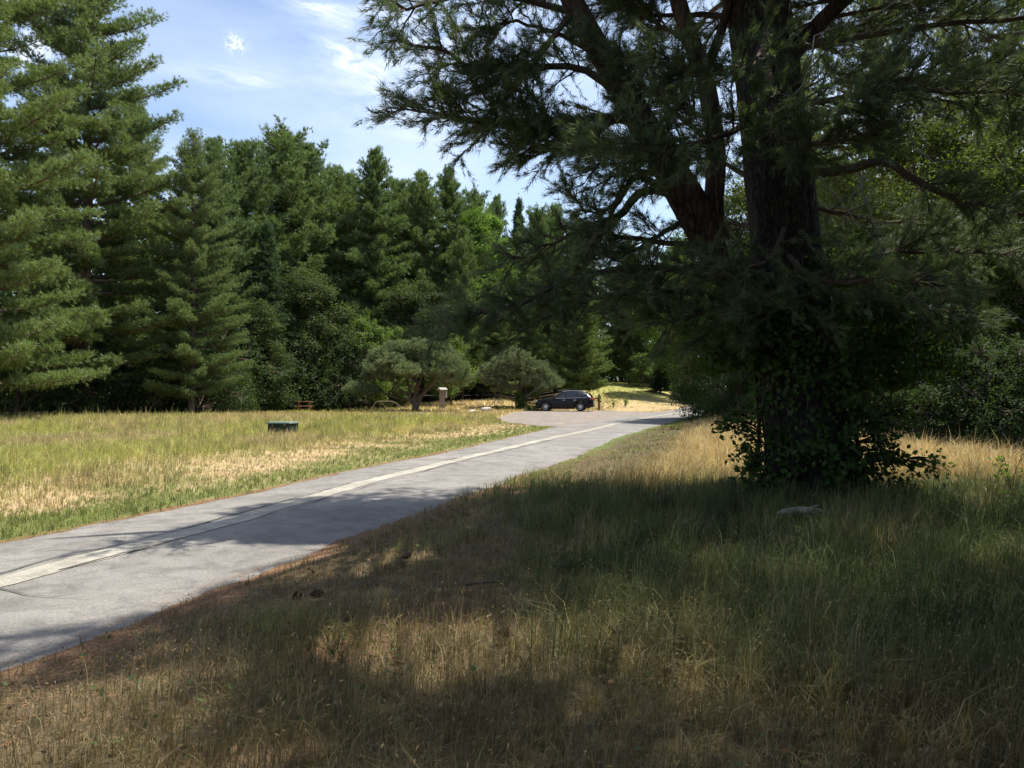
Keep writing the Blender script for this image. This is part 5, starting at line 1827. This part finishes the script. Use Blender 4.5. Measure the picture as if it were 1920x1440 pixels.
# weathered fallen log in the grass
lx, ly = P(1505, 735, 9.0)[0], 9.0
T = Tri()
q = polyline([(-.30, .02, .0), (-.16, 0, .03), (0, -.02, .045), (.14, .01, .035), (.30, .03, .0)], 26)
tube(T, q, np.interp(np.linspace(0, 1, 26), [0, .1, .4, .8, 1], [.012, .035, .05, .035, .012]), 14, rough=.5, seed=4)
tube(T, polyline([(.05, 0, .05), (.12, -.05, .1), (.16, -.06, .11)], 6), np.linspace(.018, .006, 6), 6)
o = T.build("fallen_branch", plain("grey_driftwood", (.24, .22, .195), .95, 0, .1, .45, 25), None, (lx, ly, float(terrain(lx, ly)) + .10), smooth=True)
tag(o, "grey weathered piece of fallen branch in the shaded grass before the big pine", "fallen branch")
T = Tri(); rg = np.random.default_rng(8)
q = polyline([(-.13, 0, .02), (-.05, .02, .03), (.05, 0, .04), (.14, .03, .03)], 14)
tube(T, q, np.linspace(.012, .004, 14), 6)
for k in range(5): spikes(T, q[3 + 2 * k][None], (q[3 + 2 * k] + rg.normal(0, .08, 3) + [0, 0, .03])[None], .004)
xx_ = P(905, 735, 6.0)[0]
o = T.build("fallen_twig", M_twig, None, (xx_, 6.0, float(terrain(xx_, 6.0)) + .05), smooth=True)
tag(o, "thin bare fallen twig in the brown grass at the lower middle", "twig")

# pine cones
bm = bmesh.new()
for ring in range(9):
    z = .012 + ring * .011
    rr = .026 * math.sin(math.pi * (ring + 1.2) / 10.5) + .004
    for k in range(8):
        a = (k + .5 * (ring % 2)) * math.pi / 4
        c, s = math.cos(a), math.sin(a)
        b0 = Vector((c * rr * .3, s * rr * .3, z))
        tipv = Vector((c * rr * 1.15, s * rr * 1.15, z + .010))
        l_ = Vector((-s, c, 0)) * rr * .42
        m_ = Vector((c * rr * .8, s * rr * .8, z + .001))
        v = [bm.verts.new(q_) for q_ in (b0, m_ - l_, tipv, m_ + l_, m_ + Vector((0, 0, -.006)))]
        bm.faces.new((v[0], v[1], v[2], v[3])); bm.faces.new((v[0], v[4], v[1])); bm.faces.new((v[1], v[4], v[2])); bm.faces.new((v[2], v[4], v[3])); bm.faces.new((v[3], v[4], v[0]))
cone = bm_obj("pine_cone", bm, plain("cone_scales", (.075, .045, .03), .8, 0, .2, .3, 30))
cone_pts = [(563, 1142, "left of the pair of pine cones near the road edge"), (581, 1140, "right of the pair of pine cones near the road edge"),
            (755, 1073, "pine cone alone in the green brown grass below the road"), (1168, 1222, "largest looking dark pine cone in the brown grass right of centre"),
            (966, 1222, "dark pine cone in the brown grass at lower centre"), (1240, 1300, "pine cone nearest the bottom of the picture right of centre"),
            (1530, 1325, "pine cone at the lower right under green tussocks")]
for k, (px, py, lab) in enumerate(cone_pts):
    d = CAM_H * FPX / (py - 735)
    q = P(px, 735, d)
    o = cone if k == 0 else cone.copy()
    if k: C.objects.link(o)
    o.location = (q[0], d, float(terrain(q[0], d)) + .05)
    o.rotation_euler = (R(80), 0, k * 1.3)
    o.scale = (1.05, 1.05, 1.05)
    tag(o, lab, "pine cone", "pine cones scattered in the grass")

# the shade trees that stand right of the camera, outside the frame, whose shadow covers the near grass; the one behind it is added to block sky light
def gap_keep(tx_, ty_, s, rz):
    def f(c):
        c = c * s
        w = np.stack([tx_ + c[:, 0] * math.cos(rz) - c[:, 1] * math.sin(rz), ty_ + c[:, 0] * math.sin(rz) + c[:, 1] * math.cos(rz), c[:, 2]], 1)
        return ~sunlit_gap(w - BASE, 3)
    return f


tree_meshes("gap_pine", white_pine(92, 17, 4.4, ntuft=8, nn=10, nlen=.2, nw=.022, col=(.06, .10, .04), spacing=.8, per=5, trunk_r=.3, clump=.24, bare=.34, keep=gap_keep(6.6, 4.9, .92, .3)), M_needle, M_bark_far)
tree_meshes("shade_pine", white_pine(91, 17, 4.4, ntuft=8, nn=10, nlen=.2, nw=.022, col=(.06, .10, .04), spacing=.8, per=5, trunk_r=.3, clump=.24, bare=.34), M_needle, M_bark_far)
for x, y, s, rz, lab in [(6.6, 4.9, .92, .3, "pine just outside the frame to the right of the camera"), (5.6, .9, .95, 3.3, "pine level with the camera on its right"), (10.0, 6.6, 1.0, 1.3, "pine between the big pine and the camera outside the frame"), (1.5, -6.5, 1.0, 5.3, "unseen pine added behind the camera to block sky light"), (12.5, 10.5, 1.0, 4.0, "pine right of the big pine outside the frame")]:
    plant_tree("gap_pine" if x == 6.6 else "shade_pine", "pine_tree", x, y, s, rz, lab, "pine tree", "pines beside the camera")

BH = "unseen trees added round the camera to cut ambient light"  # unseen trees put in to cut the ambient light on the near grass
for x, y, s, rz, lab in [(-1.5, -5.5, 1.0, .3, "added bushy tree behind the camera beside the road"), (2.5, -4.6, 1.0, 1.7, "added bushy tree close behind the camera"), (6.5, -4.0, 1.1, 3.2, "added bushy tree behind the camera to its right"),
                         (9.5, -1.0, 1.1, 4.4, "added bushy tree to the right of the camera"), (10.5, 3.2, 1.1, 5.5, "added bushy tree outside the frame beyond the shade pines"), (12.5, 8.0, 1.1, .9, "added bushy tree outside the frame right of the big pine")]:
    plant_tree("roadside_leafy", "broadleaf_tree", x, y, s, rz, lab, "broadleaf tree", BH)
for x, y, s, lab in [(7.2, 2.6, .9, "added bush outside the frame right of the camera"), (7.8, 5.6, .9, "added bush outside the frame below the shade pine"), (9.4, 8.8, .9, "added bush outside the frame right of the big pine"), (11.0, 12.4, .9, "added bush outside the frame at the end of the hay")]:
    plant_tree("hedge_bush", "hedge_bush", x, y, s, x, lab, "bush", "unseen bushes added beside the camera to cut ambient light")  # low unseen bushes, likewise put in to dim the near grass
